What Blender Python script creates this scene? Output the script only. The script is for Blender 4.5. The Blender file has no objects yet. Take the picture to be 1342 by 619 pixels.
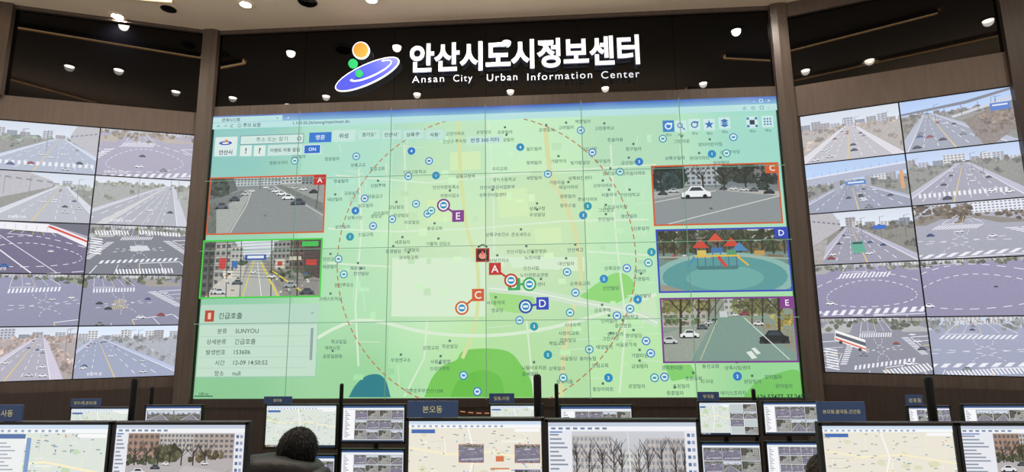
import bpy, math, random
import numpy as np
from mathutils import Vector, Matrix
scene=bpy.context.scene
try:
    scene.view_settings.view_transform='Standard'; scene.view_settings.look='None'
except Exception: pass
COL=bpy.context.collection
# ------------------------------------------------------------------ camera
EYE=2.05
CAMP=np.array([0.7214,-6.6217,EYE]); YAW,PITCH,ROLL,FPX=-0.061,0.1564,-0.0117,705.64
Z0=EYE-0.9066            # bottom of the central display
Z1=Z0+3.65
HX=3.65
def basis():
    cy,sy=math.cos(YAW),math.sin(YAW)
    f=np.array([sy*math.cos(PITCH),cy*math.cos(PITCH),math.sin(PITCH)])
    r=np.array([cy,-sy,0.0]); u=np.cross(r,f)
    c,s=math.cos(ROLL),math.sin(ROLL)
    return f,c*r+s*u,-s*r+c*u
F_,R_,U_=basis()
cd=bpy.data.cameras.new('camera'); cam=bpy.data.objects.new('camera',cd); COL.objects.link(cam)
cd.sensor_width=36; cd.sensor_fit='HORIZONTAL'; cd.lens=FPX/1342*36; cd.clip_start=0.05; cd.clip_end=100
m=Matrix.Identity(4)
for i in range(3):
    m[i][0]=R_[i]; m[i][1]=U_[i]; m[i][2]=-F_[i]; m[i][3]=CAMP[i]
cam.matrix_world=m; scene.camera=cam
def ray(px,py):
    return F_*FPX+R_*(px-671.0)+U_*(309.5-py)
class Frame:
    def __init__(s,ox,oy,ang):
        s.o=np.array([ox,oy,0.0]); s.a=ang
        s.ex=np.array([math.cos(ang),math.sin(ang),0]); s.n=np.array([math.sin(ang),-math.cos(ang),0])
    def P(s,px,py,d=0.0):
        r=ray(px,py); o=s.o+s.n*d
        t=((o-CAMP)@s.n)/(r@s.n); X=CAMP+r*t
        return ((X-s.o)@s.ex, X[2])
    def put(s,ob):
        ob.location=s.o; ob.rotation_euler=(0,0,s.a)
FC=Frame(0,0,0); FL=Frame(-3.78,0,0.3648); FR=Frame(3.78,0,-0.3564)
def at_y(px,py,y):
    r=ray(px,py); t=(y-CAMP[1])/r[1]; return CAMP+r*t
def at_z(px,py,z):
    r=ray(px,py); t=(z-CAMP[2])/r[2]; return CAMP+r*t
# ------------------------------------------------------------------ materials
def lin(v):
    v=v/255.0
    return v/12.92 if v<=0.04045 else ((v+0.055)/1.055)**2.4
def L3(c): return (lin(c[0]),lin(c[1]),lin(c[2]))
def pbr(name,c,rough=0.5,metal=0.0,em=None,es=0.0,spec=0.5,noise=0.0,nscale=8.0,stretch=None,bump=0.0):
    mt=bpy.data.materials.new(name); mt.use_nodes=True
    nt=mt.node_tree; b=nt.nodes['Principled BSDF']
    l=L3(c)
    b.inputs['Base Color'].default_value=(*l,1); b.inputs['Roughness'].default_value=rough
    b.inputs['Metallic'].default_value=metal; b.inputs['Specular IOR Level'].default_value=spec
    if em is not None:
        b.inputs['Emission Color'].default_value=(*L3(em),1); b.inputs['Emission Strength'].default_value=es
    if noise>0 or bump>0:
        tc=nt.nodes.new('ShaderNodeTexCoord'); mp=nt.nodes.new('ShaderNodeMapping')
        nt.links.new(tc.outputs['Object'],mp.inputs['Vector'])
        if stretch: mp.inputs['Scale'].default_value=stretch
        nz=nt.nodes.new('ShaderNodeTexNoise'); nz.inputs['Scale'].default_value=nscale; nz.inputs['Detail'].default_value=5
        nt.links.new(mp.outputs['Vector'],nz.inputs['Vector'])
        rp=nt.nodes.new('ShaderNodeValToRGB')
        rp.color_ramp.elements[0].position=0.3; rp.color_ramp.elements[1].position=0.7
        rp.color_ramp.elements[0].color=(*[x*(1-noise) for x in l],1)
        rp.color_ramp.elements[1].color=(*[min(1,x*(1+noise)) for x in l],1)
        nt.links.new(nz.outputs['Fac'],rp.inputs['Fac']); nt.links.new(rp.outputs['Color'],b.inputs['Base Color'])
        if bump>0:
            bp=nt.nodes.new('ShaderNodeBump'); bp.inputs['Strength'].default_value=bump; bp.inputs['Distance'].default_value=0.01
            nt.links.new(nz.outputs['Fac'],bp.inputs['Height']); nt.links.new(bp.outputs['Normal'],b.inputs['Normal'])
    return mt
def display(name,nscale,strength=1.0,rough=0.22,spec=0.35):
    mt=bpy.data.materials.new(name); mt.use_nodes=True
    nt=mt.node_tree; b=nt.nodes['Principled BSDF']
    b.inputs['Base Color'].default_value=(0.004,0.004,0.005,1); b.inputs['Roughness'].default_value=rough
    b.inputs['Specular IOR Level'].default_value=spec
    at=nt.nodes.new('ShaderNodeAttribute'); at.attribute_name='Col'
    tc=nt.nodes.new('ShaderNodeTexCoord')
    nz=nt.nodes.new('ShaderNodeTexNoise'); nz.inputs['Scale'].default_value=nscale; nz.inputs['Detail'].default_value=4
    nz.inputs['Roughness'].default_value=0.7
    nt.links.new(tc.outputs['Object'],nz.inputs['Vector'])
    s1=nt.nodes.new('ShaderNodeMath'); s1.operation='SUBTRACT'; s1.inputs[1].default_value=0.5
    nt.links.new(nz.outputs['Fac'],s1.inputs[0])
    s2=nt.nodes.new('ShaderNodeMath'); s2.operation='MULTIPLY'; s2.inputs[1].default_value=5.0
    nt.links.new(s1.outputs[0],s2.inputs[0])
    s3=nt.nodes.new('ShaderNodeMath'); s3.operation='MULTIPLY_ADD'; s3.inputs[2].default_value=1.0
    nt.links.new(s2.outputs[0],s3.inputs[0]); nt.links.new(at.outputs['Alpha'],s3.inputs[1])
    mx=nt.nodes.new('ShaderNodeMath'); mx.operation='MAXIMUM'; mx.inputs[1].default_value=0.06
    nt.links.new(s3.outputs[0],mx.inputs[0])
    vm=nt.nodes.new('ShaderNodeVectorMath'); vm.operation='SCALE'
    nt.links.new(at.outputs['Color'],vm.inputs[0]); nt.links.new(mx.outputs[0],vm.inputs['Scale'])
    nt.links.new(vm.outputs[0],b.inputs['Emission Color']); b.inputs['Emission Strength'].default_value=strength
    return mt
M_MAP=display('map_display',30,1.0,0.18,0.5)
M_WALL=display('camera_display',34,1.1)
M_MON=display('monitor_display',110,0.98,0.4,0.3)
M_WOOD=pbr('brown_wood_panel',(84,72,64),0.45,noise=0.2,nscale=3,stretch=(14,14,0.6))
M_WOODD=pbr('dark_wood_panel',(58,46,40),0.45,noise=0.22,nscale=3,stretch=(14,14,0.6))
M_FAB=pbr('taupe_panel',(98,84,75),0.6,noise=0.12,nscale=3,stretch=(12,12,1))
M_GLASS=pbr('black_gloss_panel',(3,3,5),0.02,spec=0.24)
M_CEIL=pbr('ceiling_plaster',(238,216,192),0.8,noise=0.03,nscale=2)
M_FLOOR=pbr('floor_carpet',(150,145,140),0.9,noise=0.2,nscale=30,bump=0.2)
M_BLACK=pbr('black_plastic',(14,14,16),0.4,noise=0.1,nscale=20)
M_BLACKM=pbr('black_metal',(14,14,16),0.5,noise=0.1,nscale=10,spec=.3)
M_DESK=pbr('desk_laminate',(150,140,128),0.5,noise=0.1,nscale=5)
M_WHITE=pbr('white_letter',(245,245,248),0.4,em=(255,255,255),es=0.9,noise=0.01)
M_WHITE2=pbr('white_letter_small',(225,228,235),0.4,em=(225,230,245),es=0.8,noise=0.01)
M_LSIDE=pbr('letter_return',(90,96,124),0.4,em=(90,98,130),es=0.5,noise=0.05)
M_LAMP=pbr('lamp_glow',(255,250,240),0.5,em=(255,246,232),es=90,noise=0.001)
M_COVE=pbr('cove_strip_glow',(255,225,180),0.5,em=(255,214,160),es=7,noise=0.001)
M_ORANGE=pbr('emblem_orange',(235,130,50),0.4,em=(240,130,50),es=0.75,noise=0.05)
M_BLUE=pbr('emblem_blue',(60,70,190),0.4,em=(66,72,200),es=0.7,noise=0.05)
M_GREEN=pbr('emblem_green',(30,160,90),0.4,em=(30,165,95),es=0.7,noise=0.05)
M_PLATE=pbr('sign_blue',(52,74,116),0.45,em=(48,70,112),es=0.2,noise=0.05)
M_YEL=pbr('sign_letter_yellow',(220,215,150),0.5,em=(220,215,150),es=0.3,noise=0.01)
M_JACK=pbr('black_nylon',(16,16,20),0.5,noise=0.3,nscale=14,bump=0.9)
M_HAIR=pbr('black_hair',(14,12,12),0.6,noise=0.5,nscale=40,stretch=(1,1,.3),bump=0.8,spec=.25)
M_HAIRB=pbr('brown_hair',(48,34,28),0.6,noise=0.5,nscale=40,bump=0.8,spec=.25)
M_SKIN=pbr('skin',(205,160,135),0.5,noise=0.05,nscale=10)
M_PANTS=pbr('dark_trousers',(30,32,40),0.8,noise=0.2,nscale=20)
M_CHAIR=pbr('chair_mesh_fabric',(22,22,24),0.8,noise=0.3,nscale=60)
# ------------------------------------------------------------------ object helpers
def add(ob,parent=None,label=None,cat=None,kind=None,group=None):
    COL.objects.link(ob)
    if parent: ob.parent=parent
    if label: ob['label']=label
    if cat: ob['category']=cat
    if kind: ob['kind']=kind
    if group: ob['group']=group
    return ob
def empty(name,label,cat,loc=(0,0,0),rz=0,group=None):
    e=bpy.data.objects.new(name,None); e.empty_display_size=0.1
    e.location=loc; e.rotation_euler=(0,0,rz)
    return add(e,None,label,cat,None,group)
def mesh(name,v,f,mat,parent=None,smooth=False,bevel=0,**k):
    me=bpy.data.meshes.new(name); me.from_pydata([tuple(x) for x in v],[],f); me.update()
    if isinstance(mat,(list,tuple)):
        for q in mat: me.materials.append(q)
    else: me.materials.append(mat)
    ob=bpy.data.objects.new(name,me); add(ob,parent,**k)
    if smooth:
        for p in me.polygons: p.use_smooth=True
    if bevel:
        b=ob.modifiers.new('b','BEVEL'); b.width=bevel; b.segments=2; b.limit_method='ANGLE'
    return ob
def boxg(x0,x1,y0,y1,z0,z1,V,F):
    n=len(V)
    V+= [(x0,y0,z0),(x1,y0,z0),(x1,y1,z0),(x0,y1,z0),(x0,y0,z1),(x1,y0,z1),(x1,y1,z1),(x0,y1,z1)]
    F+= [(n,n+3,n+2,n+1),(n+4,n+5,n+6,n+7),(n,n+1,n+5,n+4),(n+1,n+2,n+6,n+5),(n+2,n+3,n+7,n+6),(n+3,n,n+4,n+7)]
def box(name,b,mat,parent=None,**k):
    V,F=[],[]; boxg(*b,V,F); return mesh(name,V,F,mat,parent,**k)
def boxes(name,bs,mat,parent=None,**k):
    V,F=[],[]
    for b in bs: boxg(*b,V,F)
    return mesh(name,V,F,mat,parent,**k)
def prism(name,pts,z0,z1,mat,parent=None,**k):
    n=len(pts); V=[(x,y,z0) for x,y in pts]+[(x,y,z1) for x,y in pts]
    F=[tuple(range(n))[::-1],tuple(range(n,2*n))]+[(i,(i+1)%n,n+(i+1)%n,n+i) for i in range(n)]
    return mesh(name,V,F,mat,parent,**k)
def slab(name,pts,d0,d1,mat,parent=None,**k):
    n=len(pts); V=[(x,-d0,z) for x,z in pts]+[(x,-d1,z) for x,z in pts]
    F=[tuple(range(n)),tuple(range(n,2*n))[::-1]]+[(i,(i+1)%n,n+(i+1)%n,n+i)[::-1] for i in range(n)]
    return mesh(name,V,F,mat,parent,**k)
def lathe(name,prof,mat,parent=None,n=24,loc=(0,0,0),**k):
    V=[];F=[]
    for r,z in prof:
        for i in range(n):
            a=2*math.pi*i/n; V.append((loc[0]+r*math.cos(a),loc[1]+r*math.sin(a),loc[2]+z))
    for j in range(len(prof)-1):
        for i in range(n):
            F.append((j*n+i,j*n+(i+1)%n,(j+1)*n+(i+1)%n,(j+1)*n+i))
    F.append(tuple(range(n))[::-1]); F.append(tuple(range((len(prof)-1)*n,len(prof)*n)))
    return mesh(name,V,F,mat,parent,smooth=False,**k)
# ------------------------------------------------------------------ text geometry
_tc={}
def tgeo(body,bold=0.0,res=2,space=1.0):
    key=(body,bold,res,space)
    if key in _tc: return _tc[key]
    c=bpy.data.curves.new('t','FONT'); c.body=body; c.size=1; c.resolution_u=res; c.offset=bold
    c.align_x='CENTER'; c.space_character=space
    o=bpy.data.objects.new('t',c); COL.objects.link(o)
    dg=bpy.context.evaluated_depsgraph_get(); dg.update()
    me=o.evaluated_get(dg).to_mesh()
    V=[(v.co.x,v.co.y) for v in me.vertices]; F=[tuple(p.vertices) for p in me.polygons]
    if V:
        x0=min(v[0] for v in V); x1=max(v[0] for v in V); y0=min(v[1] for v in V); y1=max(v[1] for v in V)
        mx,my=(x0+x1)/2,(y0+y1)/2
        V=[(a-mx,b-my) for a,b in V]; w,h=x1-x0,y1-y0
    else: w=h=0.001
    o.evaluated_get(dg).to_mesh_clear()
    bpy.data.objects.remove(o); bpy.data.curves.remove(c)
    _tc[key]=(V,F,w,h); return _tc[key]
# ------------------------------------------------------------------ drawing on display surfaces
class Draw:
    A=1.0; ys=1
    def line(s,a,b,w,col,nz=0,w2=None):
        dx=(b[0]-a[0])*s.A; dy=b[1]-a[1]; l=math.hypot(dx,dy)
        if l<1e-9: return
        nx,ny=-dy/l/2,dx/l/2; w2=w if w2 is None else w2
        s.poly([(a[0]+nx*w/s.A,a[1]+ny*w),(b[0]+nx*w2/s.A,b[1]+ny*w2),(b[0]-nx*w2/s.A,b[1]-ny*w2),(a[0]-nx*w/s.A,a[1]-ny*w)],col,nz)
    def path(s,pts,w,col,nz=0):
        for a,b in zip(pts,pts[1:]): s.line(a,b,w,col,nz)
    def dash(s,a,b,w,col,n=8,fill=.5,nz=0,persp=1.0):
        for i in range(n):
            t0=(i/n)**persp; t1=((i+fill)/n)**persp
            A0=(a[0]+(b[0]-a[0])*t0,a[1]+(b[1]-a[1])*t0); B0=(a[0]+(b[0]-a[0])*t1,a[1]+(b[1]-a[1])*t1)
            s.line(A0,B0,w*(.25+.75*t0) if persp!=1 else w,col,nz)
    def disc(s,cx,cy,rx,ry,col,nz=0,n=12,jit=0,rnd=None):
        P=[]
        for i in range(n):
            a=2*math.pi*i/n; k=1+(rnd.uniform(-jit,jit) if jit else 0)
            P.append((cx+rx*k*math.cos(a)/s.A,cy+ry*k*math.sin(a)))
        s.poly(P,col,nz)
    def ring(s,cx,cy,r,w,col,n=20):
        for i in range(n):
            a=2*math.pi*i/n;b=2*math.pi*(i+1)/n
            s.poly([(cx+q*math.cos(t)/s.A,cy+q*math.sin(t)) for t,q in ((a,r),(b,r),(b,r-w),(a,r-w))],col,0,same=i>0)
    def rect(s,x0,y0,x1,y1,col,nz=0): s.poly([(x0,y0),(x1,y0),(x1,y1),(x0,y1)],col,nz)
class Cv(Draw):
    def __init__(s,d0=0.001,step=5e-5): s.V=[];s.F=[];s.C=[];s.d=d0;s.step=step
    def poly(s,pts,col,nz=0,same=False):
        if len(pts)<3: return
        if not same: s.d+=s.step
        n=len(s.V); s.V+=[(x,-s.d,y) for x,y in pts]; s.F.append(tuple(range(n,n+len(pts))))
        if isinstance(col,list): s.C+=[(*L3(c),nz) for c in col]
        else: s.C+=[(*L3(col),nz)]*len(pts)
    def text(s,body,x,y,h,col,bold=0.0,align='C',maxw=None,res=2):
        V,F,w,hh=tgeo(body,bold,res); s.d+=s.step; n=len(s.V)
        sx=h
        if maxw and w*h>maxw: sx=maxw/w
        off=0 if align=='C' else (w*sx/2 if align=='L' else -w*sx/2)
        s.V+=[(x+a*sx+off,-s.d,y+b*h) for a,b in V]
        for f in F:
            s.F.append(tuple(n+i for i in f)); s.C+=[(*L3(col),0.0)]*len(f)
    def build(s,name,mat,parent=None,off=(0,0),**k):
        V=[(a+off[0],b,c+off[1]) for a,b,c in s.V]
        ob=mesh(name,V,s.F,mat,parent,**k)
        at=ob.data.color_attributes.new('Col','FLOAT_COLOR','CORNER')
        at.data.foreach_set('color',np.array(s.C,dtype=np.float32).ravel())
        return ob
class Pic(Draw):
    """picture area: u 0..1 rightwards, v 0..1 downwards, mapped on 4 canvas corners TL,TR,BR,BL"""
    ys=-1
    def __init__(s,cv,tl,tr,br,bl,haze=None,ha=0.0):
        s.cv=cv; s.q=(tl,tr,br,bl); s.haze=haze; s.ha=ha
        W=math.dist(tl,tr); s.H=math.dist(tl,bl); s.A=W/s.H
    def mp(s,u,v):
        a,b,c,d=s.q
        return tuple((a[i]*(1-u)+b[i]*u)*(1-v)+(d[i]*(1-u)+c[i]*u)*v for i in (0,1))
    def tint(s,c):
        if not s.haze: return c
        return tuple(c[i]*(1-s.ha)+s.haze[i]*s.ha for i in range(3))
    def poly(s,pts,col,nz=0,same=False):
        if isinstance(col,list):
            s.cv.poly([s.mp(*p) for p in pts],[s.tint(c) for c in col],nz,same); return
        P=list(pts)
        for ax,lim,sg in ((0,0,1),(0,1,-1),(1,0,1),(1,1,-1)):
            Q=[]
            for i in range(len(P)):
                a,b=P[i-1],P[i]; ia=(a[ax]-lim)*sg>=0; ib=(b[ax]-lim)*sg>=0
                if ia!=ib:
                    t=(lim-a[ax])/(b[ax]-a[ax]); Q.append((a[0]+(b[0]-a[0])*t,a[1]+(b[1]-a[1])*t))
                if ib: Q.append(b)
            P=Q
            if len(P)<3: return
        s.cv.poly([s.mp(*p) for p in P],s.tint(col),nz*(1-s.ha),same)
    def text(s,body,u,v,h,col,bold=0.0,align='C',maxw=None):
        x,y=s.mp(u,v); s.cv.text(body,x,y,h*s.H,col,bold,align,maxw*s.A*s.H if maxw else None)
    def sub(s,u0,v0,u1,v1,haze=None,ha=0.0):
        return Pic(s.cv,s.mp(u0,v0),s.mp(u1,v0),s.mp(u1,v1),s.mp(u0,v1),haze or s.haze,ha or s.ha)
def grad(p,v0,v1,c0,c1,nz=0): p.poly([(0,v0),(1,v0),(1,v1),(0,v1)],[c0,c0,c1,c1],nz)
def trees(p,r,u0,u1,v0,v1,s,col,n,nz=.5):
    for i in range(n):
        k=r.uniform(.75,1.25); c=tuple(x*k for x in col)
        p.disc(r.uniform(u0,u1),r.uniform(v0,v1),s*r.uniform(.6,1.3),s*r.uniform(.5,1.1),c,nz,9,.3,r)
def bare(p,r,u,v,h,col):
    p.line((u,v),(u,v-h*.5),h*.05,col)
    for i in range(7):
        a=r.uniform(-.9,.9); q=r.uniform(.35,.6)
        p.line((u,v-h*q*.8),(u+math.sin(a)*h*.5/p.A,v-h*q*.8-math.cos(a)*h*.45),h*.02,col)
def bld(p,u0,u1,v0,v1,c,wc,nx,ny):
    p.rect(u0,v0,u1,v1,c,.08)
    for j in range(ny):
        for i in range(nx):
            a=u0+(u1-u0)*(i+.2)/nx; b=v0+(v1-v0)*(j+.25)/ny
            p.rect(a,b,a+(u1-u0)*.6/nx,b+(v1-v0)*.5/ny,wc)
def car(p,u,v,s,c,side=True):
    a=s/p.A
    p.poly([(u-a*.55,v+s*.16),(u+a*.55,v+s*.16),(u+a*.5,v+s*.24),(u-a*.5,v+s*.24)],(50,50,56))
    p.poly([(u-a*.5,v+s*.02),(u-a*.3,v-s*.06),(u-a*.18,v-s*.22),(u+a*.2,v-s*.22),(u+a*.34,v-s*.05),(u+a*.5,v),(u+a*.5,v+s*.17),(u-a*.5,v+s*.17)],c)
    p.poly([(u-a*.24,v-s*.05),(u-a*.14,v-s*.18),(u+a*.15,v-s*.18),(u+a*.27,v-s*.05)],(50,58,68))
    if s>.09:
        p.disc(u-a*.3,v+s*.16,s*.08,s*.08,(20,20,22)); p.disc(u+a*.3,v+s*.16,s*.08,s*.08,(20,20,22))
CC=[(244,244,246),(240,240,244),(34,36,42),(120,124,130),(210,212,216),(44,62,120),(150,44,38),(236,236,240)]
def cars(p,r,n,u0,u1,v0,v1,s0,s1):
    L=sorted([r.uniform(v0,v1) for _ in range(n)])
    for v in L:
        t=(v-v0)/(v1-v0+1e-6)
        car(p,r.uniform(u0,u1),v,s0+(s1-s0)*t,r.choice(CC))
def zebra(p,a,b,d,n,col=(236,236,240),fill=.5):
    for i in range(n):
        t0=i/n;t1=(i+fill)/n
        A0=(a[0]+(b[0]-a[0])*t0,a[1]+(b[1]-a[1])*t0);B0=(a[0]+(b[0]-a[0])*t1,a[1]+(b[1]-a[1])*t1)
        p.poly([A0,B0,(B0[0]+d[0],B0[1]+d[1]),(A0[0]+d[0],A0[1]+d[1])],col,0,same=i>0)
W_=(234,234,240)
def street(p,seed,road=(132,130,142),sky=(206,214,226),land=(130,128,118),vp=(.6,.12),l=-.3,rr=1.1,lanes=5,nc=10,tree=(84,88,70),hor=.2,blds=True,median=True,stop=False,rt=(1,1),bs=None):
    r=random.Random(seed)
    grad(p,0,1,land,tuple(x*.95 for x in land),.12); grad(p,0,hor,sky,tuple(min(255,x+14) for x in sky))
    if blds:
        for i in range(9):
            u=i/9+r.uniform(-.03,.03); h=r.uniform(.04,.19)
            bld(p,u,u+.1,hor-h,hor+.02,r.choice([(186,186,192),(160,152,148),(214,212,208),(130,136,148)]),(106,112,128),3,4)
    trees(p,r,0,1,hor-.02,hor+.07,.05,tree,36)
    w=.03
    p.poly([(vp[0]-w*1.8,hor),(vp[0]+w*1.8,hor),(rr+.12,1.0),(l-.12,1.0)],tuple(min(255,x*1.22) for x in road),.04)
    p.poly([(vp[0]-w,hor),(vp[0]+w,hor),(rr,1.0),(l,1.0)],road,.06)
    for sd in (-1,1):
        if bs==sd:
            e0=vp[0]+sd*.1; x1=0 if sd<0 else 1
            p.poly([(e0,hor+.02),(x1,hor+.34),(x1,-.1),(x1+ (.2 if sd<0 else -.2),-.1),(e0,hor-.1)],(176,172,176),.1)
            for k in range(6): p.line((e0+(x1-e0)*k/6,hor-.06-.1*k/6),(e0+(x1-e0)*(k+.6)/6,hor-.08-.1*k/6),.03,(110,114,128))
        n=int(13*rt[0 if sd<0 else 1])
        for i in range(n):
            t=((i+.5)/n)**1.5
            e=(vp[0]+(l-vp[0])*t-.06-.16*t) if sd<0 else (vp[0]+(rr-vp[0])*t+.06+.16*t)
            v=hor+(1-hor)*t; s=.045+.10*t
            if not -.15<e<1.15: continue
            k=r.uniform(.8,1.2)
            for q in range(6):
                g=k*r.uniform(.8,1.2); p.disc(e+r.uniform(-1,1)*s*.5,v-s*r.uniform(.4,1.2),s*.42,s*.42,tuple(x*g for x in tree),.55,8,.3,r)
    for i in range(lanes+1):
        t=i/lanes; b=(l+(rr-l)*t,1.0); a=(vp[0]-w+2*w*t,hor)
        if i in (0,lanes): p.line(a,b,.004,W_,w2=.016)
        elif median and i==lanes//2: p.line(a,b,.006,(220,190,100),w2=.022)
        else: p.dash(a,b,.014,W_,9,.5,persp=1.6)
    if stop:
        v=.8; f=(v-hor)/(1-hor); zebra(p,(vp[0]+(l-vp[0])*f,v),(vp[0]+(rr-vp[0])*f,v),(.0,.08),18)
    L=[]
    for i in range(nc):
        t=r.uniform(.06,.92)**1.2; q=(r.randrange(lanes)+.5)/lanes; L.append((t,q))
    for t,q in sorted(L):
        a=(vp[0]-w+2*w*q,hor); b=(l+(rr-l)*q,1.0)
        car(p,a[0]+(b[0]-a[0])*t,a[1]+(b[1]-a[1])*t,.035+.12*t,r.choice(CC))
    for k in range(3):
        u=r.uniform(.05,.95); p.line((u,hor+.3*r.random()),(u,hor-.16),.008,(90,92,98)); p.line((u,hor-.15),(u+.05,hor-.17),.006,(90,92,98))
def cross4(p,seed,road=(122,118,136),land=(128,126,118),tree=(84,88,68),nc=7,quad=((.34,.34),(.72,.32),(.92,.72),(.14,.78)),ring=False,sky=None,zb=(1,1,1,1),hatch=False,ln_=(234,234,240)):
    r=random.Random(seed)
    grad(p,0,1,tuple(min(255,x*1.06) for x in road),road,.05)
    TL,TR,BR,BL=quad
    def q(a,b): return tuple((TL[i]*(1-a)+TR[i]*a)*(1-b)+(BL[i]*(1-a)+BR[i]*a)*b for i in (0,1))
    def Q(*pts): return [q(*z) for z in pts]
    far=-1.05
    for cs in ([(-.32,-.3),(-.42,-.3),(-1.4,-.3),(-1.4,far),(-.32,far)],[(1.32,-.3),(2.4,-.3),(2.4,far),(1.32,far)]):
        P=Q(*cs); P=[(u,max(v,-.1)) for u,v in P]; p.poly(P,tuple(min(255,x*1.12) for x in land),.1)
        us=[z[0] for z in P]; vs=[z[1] for z in P]
        trees(p,r,max(-.05,min(us)),min(1.05,max(us)),max(0,min(vs)),max(vs)-.06,.05,tree,18)
    p.poly(Q((-.32,1.3),(-1.6,1.3),(-1.6,2.4),(-.32,2.4)),land,.1); p.poly(Q((1.3,1.3),(2.6,1.3),(2.6,2.4),(1.3,2.4)),land,.1)
    for cs in ((-.35,1.35),(1.35,1.35)): u,v=q(*cs); trees(p,r,u-.1,u+.1,v+.05,v+.2,.06,tree,6)
    hz=max(.06,q(.5,-.95)[1]); 
    if sky: grad(p,0,hz,sky,sky)
    for i in range(8):
        u=i/8+r.uniform(-.02,.02); bld(p,u,u+.11,max(0,hz-.1-r.random()*.08),hz,r.choice([(190,190,196),(170,160,152),(214,212,210)]),(110,116,130),3,3)
    trees(p,r,0,1,hz-.03,hz+.03,.04,tree,22)
    if zb[0]: zebra(p,q(0,-.28),q(1,-.28),(q(0,-.1)[0]-q(0,-.28)[0],q(0,-.1)[1]-q(0,-.28)[1]),14,ln_)
    if zb[1]: zebra(p,q(1.28,0),q(1.28,1),(q(1.1,0)[0]-q(1.28,0)[0],q(1.1,0)[1]-q(1.28,0)[1]),12,ln_)
    if zb[2]: zebra(p,q(0,1.26),q(1,1.26),(q(0,1.08)[0]-q(0,1.26)[0],q(0,1.08)[1]-q(0,1.26)[1]),14,ln_)
    if zb[3]: zebra(p,q(-.28,0),q(-.28,1),(q(-.1,0)[0]-q(-.28,0)[0],q(-.1,0)[1]-q(-.28,0)[1]),12,ln_)
    for t in (0,.25,.5,.75,1):
        c=(222,196,110) if t==.5 else ln_; w=.012 if t in (0,.5,1) else .008
        p.line(q(t,1.36),q(t,2.2),w*1.3,c); p.line(q(t,-.36),q(t,-1.0),w*.7,c,w2=w*.3); p.line(q(1.36,t),q(2.2,t),w,c); p.line(q(-.36,t),q(-1.2,t),w,c)
    p.line(q(0.5,1.33),q(1,1.33),.012,ln_); p.line(q(0,-.33),q(.5,-.33),.008,ln_); p.line(q(1.33,0),q(1.33,.5),.01,ln_); p.line(q(-.33,.5),q(-.33,1),.01,ln_)
    if not ring:
        for cx,cy,sx,sy in ((0,0,1,1),(1,0,-1,1),(1,1,-1,-1),(0,1,1,-1)):
            for i in range(0,14,2):
                a=i/14*1.571; b=(i+1)/14*1.571
                p.line(q(cx+sx*.6*math.cos(a),cy+sy*.6*math.sin(a)),q(cx+sx*.6*math.cos(b),cy+sy*.6*math.sin(b)),.008,ln_)
    else:
        for rad in (.5,.80):
            for i in range(0,60,2):
                a=i/60*6.283; b=(i+1.1)/60*6.283
                p.line(q(.5+rad*math.cos(a),.5+rad*math.sin(a)),q(.5+rad*math.cos(b),.5+rad*math.sin(b)),.011,ln_)
    if hatch:
        for i in range(7): p.line(q(.4+.03*i,.3),q(.3+.03*i,.75),.008,(224,200,90))
    L=[]
    for i in range(nc):
        k=r.randrange(4); t=r.choice([.12,.37,.62,.87]); d=r.uniform(.38,1.1)
        L.append(q(*((t,-d),(1+d,t),(t,1+d*.6),(-d,t))[k]) if i%4 else q(r.random(),r.random()))
    for u,v in sorted(L,key=lambda z:z[1]):
        if 0<u<1 and 0<v<1: car(p,u,v,.055+.12*v,r.choice(CC))
# ------------------------------------------------------------------ room shell
tb=lambda fr,pts:sum(fr.P(*q,d=0.01)[1] for q in pts)/len(pts)
ZC=tb(FC,[(290,41),(1004,10)])
zGt=tb(FC,[(290,46),(1003,15)]); zGb=tb(FC,[(285,137),(1012,118)])
zLb=tb(FL,[(8,122),(258,151)]); zLt=tb(FL,[(22,13),(264,44)])
zRb=tb(FR,[(1042,115),(1310,68)]); zRt=tb(FR,[(1032,14),(1190,1)])
LS0,LW,LZ,LH=0.115,2.117,Z0+0.2824,3.1103
RS0,RW,RZ,RH=0.1342,2.0451,Z0+0.2797,3.0879
nt_=[0]
def trim(fr,s0,s1,z0,z1,mat,d0=-.3,d1=.01):
    nt_[0]+=1
    o=box('trim_%d'%nt_[0],(s0,s1,-d1,-d0,z0,z1),mat,None,kind='structure'); fr.put(o); return o
def wall(name,fr,s0,s1,mat):
    o=box(name,(s0,s1,.3,.42,0,ZC),mat,None,kind='structure'); fr.put(o)
wall('wall_back',FC,-3.9,3.9,M_WOODD); wall('wall_left',FL,-4.2,.05,M_WOODD); wall('wall_right',FR,-.05,4.2,M_WOODD)
trim(FC,-HX-.01,HX+.01,0,Z0-.10,M_WOODD); trim(FC,-HX-.01,HX+.01,Z0-.10,Z0-.004,M_WOODD,d1=.03)
trim(FC,-HX-.01,HX+.01,Z1+.004,zGb,M_WOOD,d1=.03)
gx=(2*HX+.02)/6
for i in range(6): trim(FC,-HX-.01+gx*i+.002,-HX-.01+gx*(i+1)-.002,zGb,zGt,M_GLASS)
trim(FC,-HX-.01,HX+.01,zGt,ZC,M_WOOD,d1=.04)
LE=-LS0-LW; REx=RS0+RW
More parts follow.
